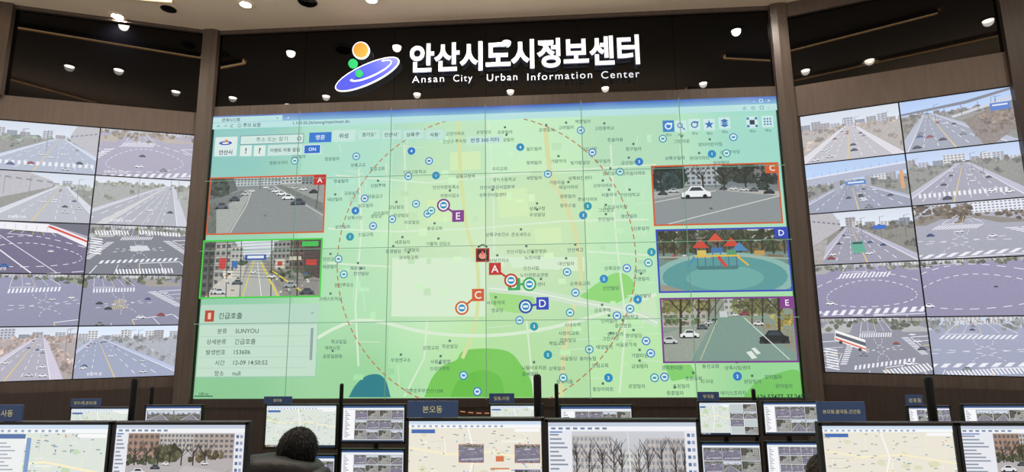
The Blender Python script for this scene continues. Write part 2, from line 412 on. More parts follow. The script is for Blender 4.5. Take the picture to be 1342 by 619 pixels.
for fr,a,b,z0,h,zb,zt,e0,e1 in ((FL,LE,-LS0,LZ,LH,zLb,zLt,-4.2,-.05),(FR,RS0,REx,RZ,RH,zRb,zRt,.05,4.2)):
    trim(fr,e0,e1,0,z0-.13,M_WOODD,d1=.05); trim(fr,e0,e1,z0-.13,z0-.004,M_WOOD,d1=.015)
    trim(fr,e0,e1,z0+h+.004,zb,M_FAB,d1=.02)
    trim(fr,e0,e1,zb,zt,M_GLASS); trim(fr,e0,e1,zt,ZC,M_WOOD,d1=.05)
    if fr is FL: trim(fr,e0,a-.004,z0-.004,z0+h+.004,M_WOODD,d1=.02); trim(fr,b+.004,-.05,z0-.004,z0+h+.004,M_WOODD)
    else: trim(fr,b+.004,e1,z0-.004,z0+h+.004,M_WOODD,d1=.02); trim(fr,.05,a-.004,z0-.004,z0+h+.004,M_WOODD)
def corner(fr,side):
    nt_[0]+=1
    q=lambda s,d:tuple((fr.o+fr.ex*s*side+fr.n*d)[:2])
    pts=[(side*(HX+.012),.0),(side*(HX+.012),-.07),(side*(HX+.08),-.10),q(.10,.07),q(.10,0)]
    if side<0: pts=pts[::-1]
    prism('trim_%d'%nt_[0],pts,0,ZC,M_WOOD,None,kind='structure')
corner(FL,-1); corner(FR,1)
sA=FL.P(22,13)[0]; trim(FL,sA-.35,sA,zLb-.02,ZC,M_WOOD,d1=.09)
sB=FR.P(1311,40)[0]; trim(FR,sB,sB+.4,RZ-.2,ZC,M_WOODD,d1=.09)
box('ceiling',(-9,9,-8.5,.5,ZC,ZC+.1),M_CEIL,None,kind='structure')
box('floor',(-9,9,-8.5,.5,-.1,0),M_FLOOR,None,kind='structure')
box('floor_platform',(-6,7,-8.5,-4.05,0,.3),M_FLOOR,None,kind='structure')
# ------------------------------------------------------------------ ceiling fittings
def mirror(fr,X):
    d=(X-fr.o)@fr.n; return X-2*d*fr.n
lamps=[]
def tryl(X):
    for q in lamps:
        if math.hypot(q[0]-X[0],q[1]-X[1])<.6: return
    lamps.append((float(X[0]),float(X[1])))
tryl(at_z(322,5,ZC))
for q in [(372,63),(664,55),(964,40),(306,128),(428,126),(547,123),(669,119),(793,115),(921,109)]: tryl(mirror(FC,at_z(*q,ZC)))
for q in [(163,33),(92,87),(231,120)]: tryl(mirror(FL,at_z(*q,ZC)))
for q in [(1036,38),(1139,79),(1294,27)]: tryl(mirror(FR,at_z(*q,ZC)))
tryl(at_z(487,-1,ZC))
for (x,y) in lamps:
    e=empty('downlight','round recessed white LED ceiling downlight, switched on','ceiling light',(x,y,ZC),group='recessed ceiling downlights')
    n=20; V=[];F=[]
    for r_,z_ in ((.10,0),(.10,-.012),(.068,-.016),(.06,-.004)):
        for i in range(n): V.append((r_*math.cos(6.28319*i/n),r_*math.sin(6.28319*i/n),z_))
    for j in range(3):
        for i in range(n): F.append((j*n+i,(j+1)*n+i,(j+1)*n+(i+1)%n,j*n+(i+1)%n))
    mesh('trim_ring',V,F,M_CEIL,e)
    lathe('lamp',[(.06,-.006),(.06,-.009)],M_LAMP,e,20)
    ld=bpy.data.lights.new('downlight_beam','SPOT'); ld.energy=75; ld.spot_size=2.5; ld.spot_blend=.8; ld.shadow_soft_size=.06; ld.color=(1,.93,.84)
    lo=bpy.data.objects.new('downlight_beam',ld); COL.objects.link(lo); lo.parent=e; lo.location=(0,0,-.03)
X=at_z(221,11,ZC)
e=empty('ceiling_speaker','round dark recessed ceiling speaker','speaker',(X[0],X[1],ZC))
lathe('speaker_grille',[(.07,-.004),(.09,-.012),(.02,-.016)],M_BLACK,e); lathe('speaker_ring',[(.11,0),(.11,-.006),(.09,-.008)],M_CEIL,e)
X=at_z(403,1,ZC)
e=empty('air_vent','round dark slotted ceiling air vent','air vent',(X[0],X[1],ZC))
lathe('vent_ring',[(.16,0),(.16,-.012),(.13,-.014)],M_CEIL,e)
for i in range(3): lathe('vent_fin',[(.12-.035*i,-.015),(.10-.035*i,-.03),(.095-.035*i,-.03),(.098-.035*i,-.015)],M_BLACK,e)
# warm cove strips on the ceiling (seen mirrored in the gloss panels)
for fr,a,b,w in ((FL,(12,31),(264,73),.07),(FL,(0,97),(130,133),.05),(FR,(1034,64),(1228,14),.06),(FR,(1040,103),(1342,36),.05)):
    A0=mirror(fr,at_z(*a,ZC)); B0=mirror(fr,at_z(*b,ZC)); d=B0-A0; L=float(np.hypot(d[0],d[1])); c=(A0+B0)/2
    e=empty('cove_light','slim warm linear ceiling cove strip light','ceiling light',(c[0],c[1],ZC),math.atan2(d[1],d[0]),group='linear ceiling strip lights')
    boxes('strip_channel',[(-L/2,L/2,-w/2-.02,-w/2,-.05,-.001),(-L/2,L/2,w/2,w/2+.02,-.05,-.001)],M_CEIL,e); box('strip_lamp',(-L/2,L/2,-w/2,w/2,-.03,-.015),M_COVE,e)
for x,sx in ((0,6.5),(-5.2,2.5),(5.2,2.5)):  # unseen area lights added below the ceiling to brighten it, not room fittings
    ld=bpy.data.lights.new('ceiling_fill_light','AREA'); ld.energy=34 if x==0 else 16; ld.shape='RECTANGLE'; ld.size=sx; ld.size_y=.6; ld.color=(1,.88,.74)
    lo=bpy.data.objects.new('ceiling_fill_light',ld); COL.objects.link(lo); lo.location=(x,-2.3 if x==0 else -3.4,ZC-.75); lo.rotation_euler=(math.pi,0,0)
# ------------------------------------------------------------------ central display
cv=Cv()
PX=lambda x,y:FC.P(x,y)
CT=[((300,180),(136,200,196)),((460,200),(166,218,198)),((640,200),(192,232,194)),((840,200),(180,224,188)),((1000,180),(150,210,196)),
((300,360),(142,204,172)),((470,400),(176,226,180)),((575,290),(200,232,182)),((575,375),(200,230,190)),((700,290),(206,234,180)),((840,350),(178,224,178)),
((1040,500),(146,214,146)),((300,500),(134,200,144)),((640,450),(178,226,156)),((470,490),(154,216,156)),((840,470),(180,226,164)),((640,345),(214,234,200))]
CTs=[(PX(*a),tuple(.92*q+.08*w for q,w in zip(c,(216,240,222)))) for a,c in CT]
def cf(x,y):
    W=0;S=[0,0,0]
    for (a,b),c in CTs:
        w=1/((x-a)**2+(y-b)**2+.12)**1.6; W+=w
        for i in range(3): S[i]+=w*c[i]
    return tuple(q/W for q in S)
rn=random.Random(4)
pw,ph=2*HX/6,3.65/4
for i in range(6):
    for j in range(4):
        k=rn.uniform(.965,1.02)
        for a in range(5):
            for b in range(4):
                x0=-HX+pw*(i+a/5);x1=-HX+pw*(i+(a+1)/5);y0=Z0+ph*(j+b/4);y1=Z0+ph*(j+(b+1)/4)
                cv.poly([(x0,y0),(x1,y0),(x1,y1),(x0,y1)],[tuple(q*k for q in cf(*z)) for z in ((x0,y0),(x1,y0),(x1,y1),(x0,y1))],.012,same=True)
def mp_(pts): return [PX(*q) for q in pts]
def ln(pts,w,c): cv.path(mp_(pts),w,c)
def smooth(pts,n=5):
    out=[]
    for i in range(len(pts)-1):
        p0=pts[max(0,i-1)];p1=pts[i];p2=pts[i+1];p3=pts[min(len(pts)-1,i+2)]
        for k in range(n):
            t=k/n
            out.append(tuple(.5*(2*p1[j]+(p2[j]-p0[j])*t+(2*p0[j]-5*p1[j]+4*p2[j]-p3[j])*t*t+(3*p1[j]-p0[j]-3*p2[j]+p3[j])*t**3) for j in (0,1)))
    return out+[pts[-1]]
cv.poly(mp_(smooth([(556,521),(566,496),(580,480),(598,472),(608,460),(640,457),(668,462),(684,480),(696,500),(700,521)])),(122,200,92),.03)
cv.poly(mp_(smooth([(590,521),(600,500),(620,488),(640,486),(656,496),(662,521)])),(108,190,78),.03)
cv.poly(mp_(smooth([(457,521),(466,505),(480,493),(496,491),(506,500),(512,521)])),(52,128,138),.02)
cv.poly(mp_(smooth([(760,388),(782,372),(806,358),(826,364),(830,384),(792,402),(760,388)])),(142,212,118),.02)
cv.poly(mp_(smooth([(640,380),(668,376),(700,392),(690,410),(650,404),(640,380)])),(160,216,132),.02)
cv.poly(mp_([(870,478),(905,478),(914,494),(880,500)]),(132,206,112),.02)
cv.poly(mp_([(838,395),(858,388),(862,420),(842,425)]),(198,228,188))
cv.poly(mp_(smooth([(974,521),(990,502),(1012,492),(1046,486),(1052,521)])),(118,196,100),.02)
for q in [[(514,338),(636,338),(636,415),(513,415)],[(640,337),(766,337),(766,356),(700,352),(640,350)]]: cv.poly(mp_(q),(212,234,204))
for q in [[(560,262),(590,262),(592,290),(560,292)],[(650,250),(690,246),(694,282),(655,286)],[(700,300),(735,298),(736,318),(702,320)],[(590,200),(630,198),(630,222),(590,224)]]: cv.poly(mp_(q),(208,234,182))
road=(214,234,208); tan_=(210,222,162)
ln(smooth([(600,150),(604,230),(612,300),(626,350),(624,420),(606,470)]),.045,tan_)
ln(smooth([(715,168),(722,230),(742,270),(756,315),(760,370),(742,440),(735,520)]),.06,(212,218,164))
ln(smooth([(396,455),(470,420),(560,436),(640,440),(720,430),(800,408),(860,386)]),.04,road)
ln(smooth([(640,378),(700,384),(760,396),(830,410),(862,424)]),.10,(202,224,198)); ln(smooth([(640,378),(700,384),(760,396),(830,410),(862,424)]),.015,(226,238,220))
ln([(430,300),(520,304),(620,300),(740,290),(850,288)],.02,road)
ln([(640,160),(646,230),(648,330)],.018,road); ln([(440,230),(560,240),(700,226),(860,216)],.018,road)
ln([(470,215),(474,300),(466,400),(470,480)],.022,road); ln([(530,190),(534,300)],.018,road); ln([(800,190),(806,300),(820,420),(812,515)],.022,road)
ln([(430,345),(512,350)],.02,road); ln([(770,330),(855,335)],.02,road); ln([(690,420),(700,520)],.02,road); ln([(560,420),(556,470),(530,520)],.02,road)
for i in range(80):
    x=rn.choice([rn.uniform(434,530),rn.uniform(770,850),rn.uniform(530,770)]); y=rn.uniform(176,500)
    if 512<x<640 and 330<y<420 or y>440 and 540<x<710: continue
    L=rn.uniform(14,42)
    if rn.random()<.5: ln([(x,y),(x+L,y+rn.uniform(-4,4))],.009,(206,230,200))
    else: ln([(x,y),(x+rn.uniform(-4,4),y+L*.7)],.009,(206,230,200))
for i in range(60):
    x=rn.uniform(440,850); y=rn.uniform(176,505); a,b=PX(x,y)
    if y>440 and 540<x<710: continue
    c=cf(a,b); k=rn.choice([1.035,.97]); cv.rect(a,b,a+rn.uniform(.05,.13),b+rn.uniform(.04,.1),tuple(min(250,q*k) for q in c))
Rr=(PX(833,338)[0]-PX(443,338)[0])/2; c0=((PX(833,338)[0]+PX(443,338)[0])/2,PX(636,338)[1])
for i in range(120):
    a=2*math.pi*i/120;b=a+2*math.pi/120*.62
    cv.line((c0[0]+Rr*math.cos(a),c0[1]+Rr*math.sin(a)),(c0[0]+Rr*math.cos(b),c0[1]+Rr*math.sin(b)),.014,(186,118,82))
LAB="""고잔아파트 597 176;안산고 주차장 596 186;공영빌딩 634 174;로로빌라 662 174;한빛빌라 664 184;백합빌라 764 160;고잔중학교 792 169;공영빌딩 716 171;고려빌라 742 168;그린타운 893 186;양지어린이집 930 190;소나무식당 956 200;화성빌딩 470 172;희망도서관 360 168;법원사거리 366 214;고강빌라 392 206;정원빌라 436 209;상록고교 470 217;안산고등학교 544 226;상록구청역 610 232;우리교회 655 222;월드빌라 700 196;빛가람빌딩 760 214;형제빌라 700 214;상록수빌라 884 208;현대아파트 916 208;삼성빌딩 944 214;상록보건센터 760 234;가람약국 732 212;한솔마을 806 184;청구빌라 830 196;안산시장 772 196;대우빌라 790 212;금성빌라 824 214;삼호빌라 800 228;한마음아파트 830 228;청솔빌라 448 238;공원빌라 462 254;신원주택 496 244;새마을금고 490 258;삼오빌라 480 270;태산빌라 440 262;산수빌라 500 280;정문교회 495 222;안산차량등록소 585 246;차량사업소 590 257;양지초등학교 661 236;안산시통신사업본부 652 246;상록구시립센터 646 256;가람마을 730 240;새한빌라 700 234;영화빌라 744 258;선부아파트 790 244;안산대학교 825 256;서울약국 798 256;도로공사지원 806 272;영신빌라 824 284;주원아파트 770 262;제일아파트 745 246;상록시장 466 286;경로당 494 284;강남빌딩 520 272;한양빌딩 526 283;지호빌딩 540 292;용궁교회 570 300;세종빌라 528 318;상록구청 704 274;우성빌딩 704 282;정우스빌 744 270;그린빌딩 794 276;한진빌라 794 288;신용빌라 840 300;삼진빌라 450 298;신일교회 480 308;동경빌딩 516 330;은혜빌딩 540 328;가톨릭 상담소 575 320;코사랑교회 536 338;상록구보건소 652 308;군포세무소 683 308;안산보건지소 652 342;안산시립노인전문병원 690 330;노인시설 698 338;안산북고 754 328;대신빌라 742 346;안산시립 696 352;노인전문요양원 700 361;상록공원 802 352;순복음교회 760 372;신안빌딩 800 378;선경빌라 840 366;덕성빌딩 842 388;새안산 838 356;안산교회 434 340;태원빌라 434 350;원진주유소 452 374;해원빌라 470 352;한전빌딩 474 359;크레스트하임 434 392;센터 709 373;사1동약국 650 397;경로당 652 407;시내슈퍼 750 426;사랑의교회 745 437;양화빌딩 744 446;안산초등학교 820 416;중앙병원 816 427;성주빌라 806 438;인력빌라 798 421;금호주택 789 407;학교앞길 445 448;재래시장 437 456;공장일원동 437 467;우성연구소 526 472;광명교회 565 456;학운빌딩 590 454;사동종합장 578 474;신성아파트 577 483;광주호푸부 545 512;안산1208 570 512;매일교회 730 450;새숲빌딩 745 470;상록빌라 730 483;동성마을 740 500;나들이유치원 700 482;삼육빌라 695 490;동아농협 770 470;고잔지구 800 444;태양빌라 792 455;강림교회 786 479;명성빌딩 830 440;서울옷가게 820 452;금빛빌라 838 480;경희한의원 880 482;동산교회 930 480;상록시립센터 965 482;양지빌라 1012 494;중앙아파트 790 510;로얄빌라 834 506;초원빌라 892 506;지구대 925 500;초원슈퍼 908 496;가람타운 838 466;광덕빌라 1026 506;에이스프라자 960 515;원당빌라 985 500;중흥빌라 884 515"""
for q in LAB.split(';'):
    w=q.rsplit(' ',2); x,y=float(w[1]),float(w[2])
    if 855<x<1040 and 300<y<476 or y<178 and x<500: continue
    a,b=PX(x,y); cv.text(w[0],a,b,.054,rn.choice([(60,96,84),(74,108,94),(56,86,100)]),.006)
    if rn.random()<.5:
        k=b+.065; cv.rect(a-.014,k-.014,a+.014,k+.014,(80,112,100))
BL=(44,140,190)
for x,y in [(682,194),(761,172),(868,183),(563,212),(540,199),(468,206),(536,232),(572,231),(718,229),(812,226),(837,213),(960,181),(951,202),(932,203),(467,277),(546,268),(479,261),(490,297),(515,288),(460,311),(561,281),(764,283),(770,271),(743,357),(821,352),(835,393),(747,410),(681,420),(718,465),(754,384),(791,366),(825,405),(608,492),(626,513),(846,447),(797,495),(738,495),(852,463),(853,331),(849,345),(965,493),(857,495),(445,340),(452,360),(700,428),(694,373),(808,414),(870,494),(388,212),(566,277),(878,236),(776,201),(772,458)]:
    a,b=PX(x,y); c=rn.choice([BL,(48,124,196),(40,150,170)])
    cv.disc(a,b,.052,.052,c); f=rn.random()<.6
    if f: cv.disc(a,b,.038,.038,(216,236,232)); cv.rect(a-.02,b-.012,a+.02,b+.012,c)
    else: cv.text(rn.choice(['2','4','1','3']),a,b,.05,(240,250,250),.02) 
def tag(let,x,y,col,tx=None,ty=None,s=.15):
    a,b=PX(x,y)
    if tx:
        c,d=PX(tx,ty); cv.line((a,b),(c,d),.025,col); cv.ring(c,d,.085,.022,col); cv.disc(c,d,.06,.06,(236,246,240)); cv.disc(c,d,.045,.045,BL); cv.rect(c-.03,d-.012,c+.03,d+.012,(236,246,240))
    cv.rect(a-s/2,b-s/2,a+s/2,b+s/2,col); cv.text(let,a,b,s*.85,(240,240,240),.01,res=4)
tag('E',601,284,(130,60,140),582,270); tag('C',627,387,(205,95,50),606,404); tag('D',711,398,(44,70,180),689,402)
tag('B',674,373,(50,165,90),694,373); tag('A',649,353,(190,50,45),670,368)
a,b=PX(633,335)
cv.rect(a-.085,b-.085,a+.085,b+.085,(150,40,40)); cv.rect(a-.065,b-.065,a+.065,b+.065,(60,30,34)); cv.disc(a,b-.01,.05,.04,(220,150,130)); cv.rect(a-.012,b,a+.012,b+.05,(230,90,80)); cv.line((a-.06,b+.1),(a,b+.13),.02,(60,30,34)); cv.line((a+.06,b+.1),(a,b+.13),.02,(60,30,34))
# browser bars
T=Z1
for i in range(24):
    x0=-HX+2*HX*i/24; x1=x0+2*HX/24
    f=lambda t:(40+60*abs(t-.6),84+50*abs(t-.55),180+10*t)
    cv.poly([(x0,T),(x1,T),(x1,T-.10),(x0,T-.10)],[f(i/24),f((i+1)/24),(130,185,215),(130,185,215)],0,same=i>0)
cv.rect(-HX,T-.185,HX,T-.10,(180,222,222)); cv.rect(-HX+.0,T-.095,-HX+.95,T-.02,(180,220,222))
cv.text('관제시스템',-HX+.12,T-.06,.055,(30,60,70),.01,'L'); cv.text('×',-HX+.88,T-.06,.05,(40,60,70)); cv.text('+',-HX+1.03,T-.06,.06,(235,245,250))
cv.text('←  →  C   ⓘ 주의 요함',-HX+.06,T-.143,.062,(30,70,75),.01,'L'); cv.text('1.100.50.26/itmng/main/main.do',-HX+1.1,T-.143,.06,(40,80,85),.008,'L')
cv.text('☆   O   □   :',HX-.1,T-.143,.06,(40,80,85),0,'R'); cv.text('-   □   ×',HX-.08,T-.055,.06,(220,240,250),0.01,'R')
def pbox(x0,y0,x1,y1,col,border=None):
    a=PX(x0,y0);b=PX(x1,y0);c=PX(x1,y1);d=PX(x0,y1)
    X0=(a[0]+d[0])/2;X1=(b[0]+c[0])/2;Y1=(a[1]+b[1])/2;Y0=(c[1]+d[1])/2
    if border: cv.rect(X0,Y0,X1,Y1,border); e=.008
    else: e=0
    cv.rect(X0+e,Y0+e,X1-e,Y1-e,col); return X0,Y0,X1,Y1
def lab(x0,y0,x1,y1,col,t,tc,border=None,h=.072,bold=.012,maxw=None):
    X0,Y0,X1,Y1=pbox(x0,y0,x1,y1,col,border); cv.text(t,(X0+X1)/2,(Y0+Y1)/2,h,tc,bold,maxw=maxw)
lab(284,181,313,206,(215,232,230),'',(40,60,70),h=.07)
a,b=PX(298,201); cv.text('안산시',a,b,.07,(40,60,70),.02)
a,b=PX(298,189); cv.disc(a,b,.09,.028,(60,80,180)); cv.disc(a,b,.05,.012,(225,240,238)); cv.disc(a+.01,b+.03,.02,.02,(230,120,60))
lab(317,178,400,190,(204,228,222),'주소 또는 찾기',(120,150,150),(90,130,150)); cv.ring(*PX(394,183),.028,.009,(50,80,110))
lab(317,192,332,206,(218,234,228),'!',(40,60,80),h=.11,bold=.02); lab(335,192,350,206,(218,234,228),'?',(40,60,80),h=.11,bold=.02)
lab(353,191,398,205,(200,226,220),'이벤트 자동 알림',(40,70,75),h=.058); lab(400,191,422,203,(40,110,200),'ON',(240,248,252),(230,240,245),h=.065)
lab(407,175,436,188,(50,120,205),'영문',(235,245,250)); lab(437,172,467,187,(196,228,220),'위성',(40,70,75))
for x0,x1,t in ((470,500,'경기도'),(501,528,'안산시'),(529,557,'상록구'),(558,584,'사동')): lab(x0,171,x1,185,(190,226,214),t+'ˇ',(40,80,80),(170,214,205),h=.062)
lab(612,180,660,190,(196,230,212),'반경 500 미터',(40,70,150),h=.065)
for i,(x,y) in enumerate([(875,167),(891,167),(909,165),(928,165),(948,163),(984,162),(1004,161)]):
    a,b=PX(x,y); cv.rect(a-.07,b-.075,a+.07,b+.075,(60,130,200) if i==0 else (200,230,228))
    c=(235,245,250) if i==0 else (56,112,176)
    if i in(0,2): cv.ring(a,b,.045,.015,c); cv.rect(a-.01,b+.02,a+.05,b+.04,c)
    elif i==1: cv.ring(a-.01,b+.01,.035,.012,c); cv.line((a+.015,b-.015),(a+.05,b-.05),.014,c)
    elif i==3: cv.poly([(a+(.06 if k%2==0 else .025)*math.sin(math.pi*k/5),b+(.06 if k%2==0 else .025)*math.cos(math.pi*k/5)) for k in range(10)],c)
    elif i==4:
        for k in range(3): cv.poly([(a-.05,b-.02+.03*k-.01),(a,b-.045+.03*k-.01),(a+.05,b-.02+.03*k-.01),(a,b+.005+.03*k-.01)],(56,112,176) if k%2==0 else (90,146,206))
    elif i==5:
        for sx in(-1,1):
            for sy in(-1,1): cv.rect(a+sx*.05-.015,b+sy*.05-.015,a+sx*.05+.015,b+sy*.05+.015,c)
        cv.rect(a-.03,b-.03,a+.03,b+.03,(40,60,80))
    else:
        for k in range(9): cv.rect(a-.045+.035*(k%3),b-.045+.035*(k//3),a-.025+.035*(k%3),b-.025+.035*(k//3),c)
    cv.text('메뉴',a,b-.115,.045,(40,80,90))
def info():
    X0,Y0,X1,Y1=pbox(263,399,418,494,(192,220,200),(150,196,176))
    cv.rect(X0,Y1-.26,X1,Y1,(180,212,194)); cv.rect(X0+.06,Y1-.21,X0+.18,Y1-.07,(176,70,44)); cv.rect(X0+.1,Y1-.18,X0+.14,Y1-.1,(240,190,170))
    cv.text('긴급호출',X0+.24,Y1-.14,.085,(40,60,60),.01,'L'); cv.text('−',X1-.08,Y1-.12,.08,(80,110,110))
    rows=[('분류','SUNYOU'),('상세분류','긴급호출'),('발생번호','153606'),('시간','12-09 14:50:52'),('장소','null')]
    for i,(k,v) in enumerate(rows):
        y=Y1-.33-.128*i; cv.rect(X0+.02,y-.066,X1-.12,y-.062,(156,194,180))
        cv.text(k,X0+.36,y,.07,(50,80,76),.006,'R'); cv.text(v,X0+.47,y,.075,(50,80,76),.006,'L',res=3)
    cv.rect(X1-.09,Y0+.2,X1-.055,Y1-.3,(140,165,160))
info()
def win(q,border,let=None,ns=7.0):
    P4=[PX(*z) for z in q]
    X0=(P4[0][0]+P4[3][0])/2;X1=(P4[1][0]+P4[2][0])/2;Y1=(P4[0][1]+P4[1][1])/2;Y0=(P4[2][1]+P4[3][1])/2
    cv.rect(X0,Y0,X1,Y1,border); e=.02; X0+=e;X1-=e;Y0+=e;Y1-=e
    return Pic(cv,(X0,Y1),(X1,Y1),(X1,Y0),(X0,Y0),(150,170,165),.08),(X0,Y0,X1,Y1)
def wtag(R,let,col): 
    x,y=R[2]-.07,R[3]-.055; cv.rect(x-.07,y-.065,x+.09,y+.07,col); cv.text(let,x+.01,y,.10,(240,240,240),.01)
r=random.Random(7)
WC=(240,242,244)
# A: lane with parked cars
p,R=win([(277,234),(429,230),(427,306),(274,309)],(205,90,50))
grad(p,0,1,(128,136,138),(146,152,152),.08); p.rect(0,0,1,.15,(170,176,180),.06); bld(p,.2,.62,0,.14,(190,196,198),(100,110,120),14,3); bld(p,.62,.8,0,.12,(206,206,204),(90,96,104),5,2); bld(p,.8,1,0,.16,(140,146,150),(80,86,94),6,2)
p.poly([(0,0),(.2,0),(.24,.22),(.0,.42)],(96,104,104),.3); trees(p,r,0,.18,0,.3,.08,(74,84,78),24,.6)
p.poly([(0,.40),(.3,.22),(.42,.2),(.34,.5),(.18,1),(0,1)],(166,170,166),.10); p.poly([(0,.40),(.3,.22),(.31,.32),(.05,.6),(0,.66)],(116,122,120),.15); p.poly([(0,.46),(.06,.42),(.08,1),(0,1)],(104,110,104),.3)
p.poly([(.38,.2),(.56,.15),(.9,.6),(1,.86),(1,1),(.2,1)],(136,142,142),.05); p.path([(.37,.22),(.33,.5),(.2,1)],.014,(216,218,214)); p.line((.56,.16),(1,.72),.012,(212,212,202)); p.poly([(.58,.14),(1,.14),(1,.68)],(118,124,120),.2); p.poly([(.62,.14),(1,.14),(1,.5)],(150,154,150),.1)
for u,v,s,c in ((.49,.18,.10,WC),(.535,.21,.12,(190,194,198)),(.58,.25,.15,WC),(.63,.30,.18,(236,238,240)),(.69,.37,.22,WC),(.78,.46,.27,(70,78,88)),(.74,.2,.12,(210,212,214)),(.82,.23,.14,WC),(.91,.28,.16,(44,50,56)),(.22,.38,.20,(70,78,90)),(.31,.29,.15,(200,204,206)),(.11,.5,.26,(96,100,108)),(.37,.24,.11,WC)): car(p,u,v,s,c)
p.line((.44,.22),(.44,-.02),.012,(80,84,84)); p.line((.94,.6),(.96,-.02),.018,(80,84,84)); p.line((.0,.0),(1,.09),.008,(70,74,74)); p.disc(.5,.7,.03,.018,(110,114,114))
wtag(R,'A',(190,50,45))
# B: narrow alley
p,R=win([(269,316),(425,313),(423,390),(265,392)],(60,205,60))
grad(p,0,1,(142,148,146),(160,160,152),.1); p.poly([(.26,0),(.64,0),(.56,.3),(.36,.3)],(216,224,230))
bld(p,0,.10,0,1,(96,96,92),(52,54,56),2,7); bld(p,.10,.24,.02,.8,(176,172,164),(86,90,94),3,6); bld(p,.24,.34,.1,.55,(196,194,188),(96,100,104),3,4); bld(p,.60,.74,.02,.55,(150,148,142),(66,68,72),4,5); bld(p,.74,.86,0,.62,(104,84,76),(40,40,44),3,5); p.poly([(.86,0),(1,0),(1,.75),(.86,.6)],(78,66,62),.25)
p.poly([(.42,.34),(.5,.32),(.68,1),(.3,1)],(176,178,172),.05); p.poly([(.12,.78),(.38,.36),(.32,1),(.04,1)],(200,196,186),.1); p.poly([(.5,.34),(1,.70),(1,1),(.68,1)],(140,136,130),.2)
p.rect(.36,.25,.54,.35,(40,80,170)); p.rect(.38,.27,.52,.325,(226,236,246)); p.rect(.62,.34,.7,.52,(206,198,180)); p.rect(.64,.38,.68,.46,(190,60,50)); p.rect(.14,.3,.2,.5,(210,60,60)); p.rect(.25,.36,.3,.48,(60,110,180)); p.rect(.18,.54,.26,.66,(230,226,210)); p.rect(.74,.3,.84,.36,(220,214,190)); p.rect(.88,.36,.97,.46,(200,60,50))
trees(p,r,.60,.95,.5,.7,.045,(74,88,64),26); trees(p,r,.3,.38,.34,.42,.04,(60,80,56),8)
for u,w in ((.05,.03),(.2,.016),(.32,.014),(.58,.02),(.80,.03)): p.line((u,-.05),(u+.02,1),w,(66,66,62))
p.line((.44,.36),(.36,1),.02,(226,206,70)); p.line((.50,.4),(.66,1),.03,(226,206,70)); p.line((.60,.55),(.90,.98),.026,(226,206,70)); p.line((.47,.4),(.52,1),.012,(240,240,236))
for k in range(14): p.line((-.05,.0+.045*k),(1.05,.07*k-.16),.006,(44,48,48))
for i in range(46):
    u,v=r.uniform(.05,.95),r.uniform(.55,.95); c=r.choice([(90,92,90),(210,206,196),(60,60,64),(160,100,70),(70,90,140)])
    if not .36<u<.62: p.rect(u,v,u+r.uniform(.01,.03),v+r.uniform(.02,.05),c)
car(p,.44,.56,.12,WC); car(p,.31,.74,.2,(90,96,104)); car(p,.60,.64,.16,(226,228,228)); car(p,.76,.80,.24,(160,164,168)); car(p,.16,.9,.24,(210,212,214)); car(p,.9,.92,.26,(70,76,84))
p.rect(.84,.03,.98,.12,(60,190,80))
# C
p,R=win([(852,219),(1018,215),(1022,295),(855,297)],(205,90,50))
grad(p,0,1,(100,112,118),(134,142,144),.1); bld(p,.22,.56,0,.34,(170,176,178),(80,90,102),8,4); bld(p,.78,1,0,.36,(120,118,116),(60,62,66),5,3); p.poly([(0,.42),(.3,.36),(.8,.4),(1,.5),(1,1),(0,1)],(138,144,146),.05)
trees(p,r,-.02,.24,0,.38,.09,(44,60,60),44,.7); trees(p,r,.54,.8,-.02,.3,.08,(56,64,58),36,.7); trees(p,r,.82,1,.2,.42,.06,(48,58,54),20,.6)
for k in range(6): bare(p,r,.06+.17*k,.44,.55,(44,40,36))
p.line((0,.62),(.5,.44),.012,(212,212,206)); p.line((.1,1),(1,.56),.014,(216,216,210)); p.poly([(.55,.4),(1,.48),(1,.56),(.6,.46)],(176,176,170),.1); p.poly([(0,.44),(.28,.38),(.2,.5),(0,.56)],(168,170,166),.1)
car(p,.16,.42,.18,(190,194,198)); car(p,.07,.46,.16,(60,66,72)); car(p,.34,.46,.48,WC); car(p,.56,.4,.13,(60,66,74)); car(p,.64,.41,.13,(220,222,224)); car(p,.72,.43,.15,(206,206,210)); car(p,.80,.44,.15,(90,94,100)); car(p,.92,.48,.18,(40,44,50)); p.disc(.45,.75,.03,.02,(90,92,94)); p.line((.5,.4),(.5,.0),.014,(90,92,90))
wtag(R,'C',(205,95,50))
# D: playground
p,R=win([(857,302),(1029,299),(1034,382),(862,385)],(52,66,190))
grad(p,0,1,(118,126,114),(100,146,142),.1); p.rect(0,0,1,.38,(92,98,84),.3); bld(p,.02,.16,.02,.2,(186,180,168),(100,100,98),3,3); bld(p,.7,.98,.0,.2,(190,188,186),(110,112,120),6,2); bld(p,.3,.44,0,.14,(170,166,160),(100,100,104),4,2)
trees(p,r,0,1,.0,.36,.07,(62,72,48),120,.75); trees(p,r,0,1,.24,.38,.045,(88,78,52),40,.6)
for k in range(12): bare(p,r,.04+.085*k,.42,.5,(56,46,38))
p.disc(.5,.78,1.15,.40,(134,180,172),.05,28); p.disc(.5,.78,1.0,.34,(84,150,150),.04,28); p.disc(.5,.80,.62,.2,(104,168,162),.04,24); p.poly([(0,.88),(.2,1),(0,1)],(150,146,130),.1); p.line((0,.44),(.4,.46),.02,(170,176,160)); p.line((.6,.44),(1,.5),.02,(170,176,160))
p.poly([(.28,.6),(.62,.6),(.6,.66),(.3,.66)],(66,120,120),.1)
for u in (.30,.36,.42,.48,.54,.60): p.line((u,.6),(u,.2),.016,(70,100,140))
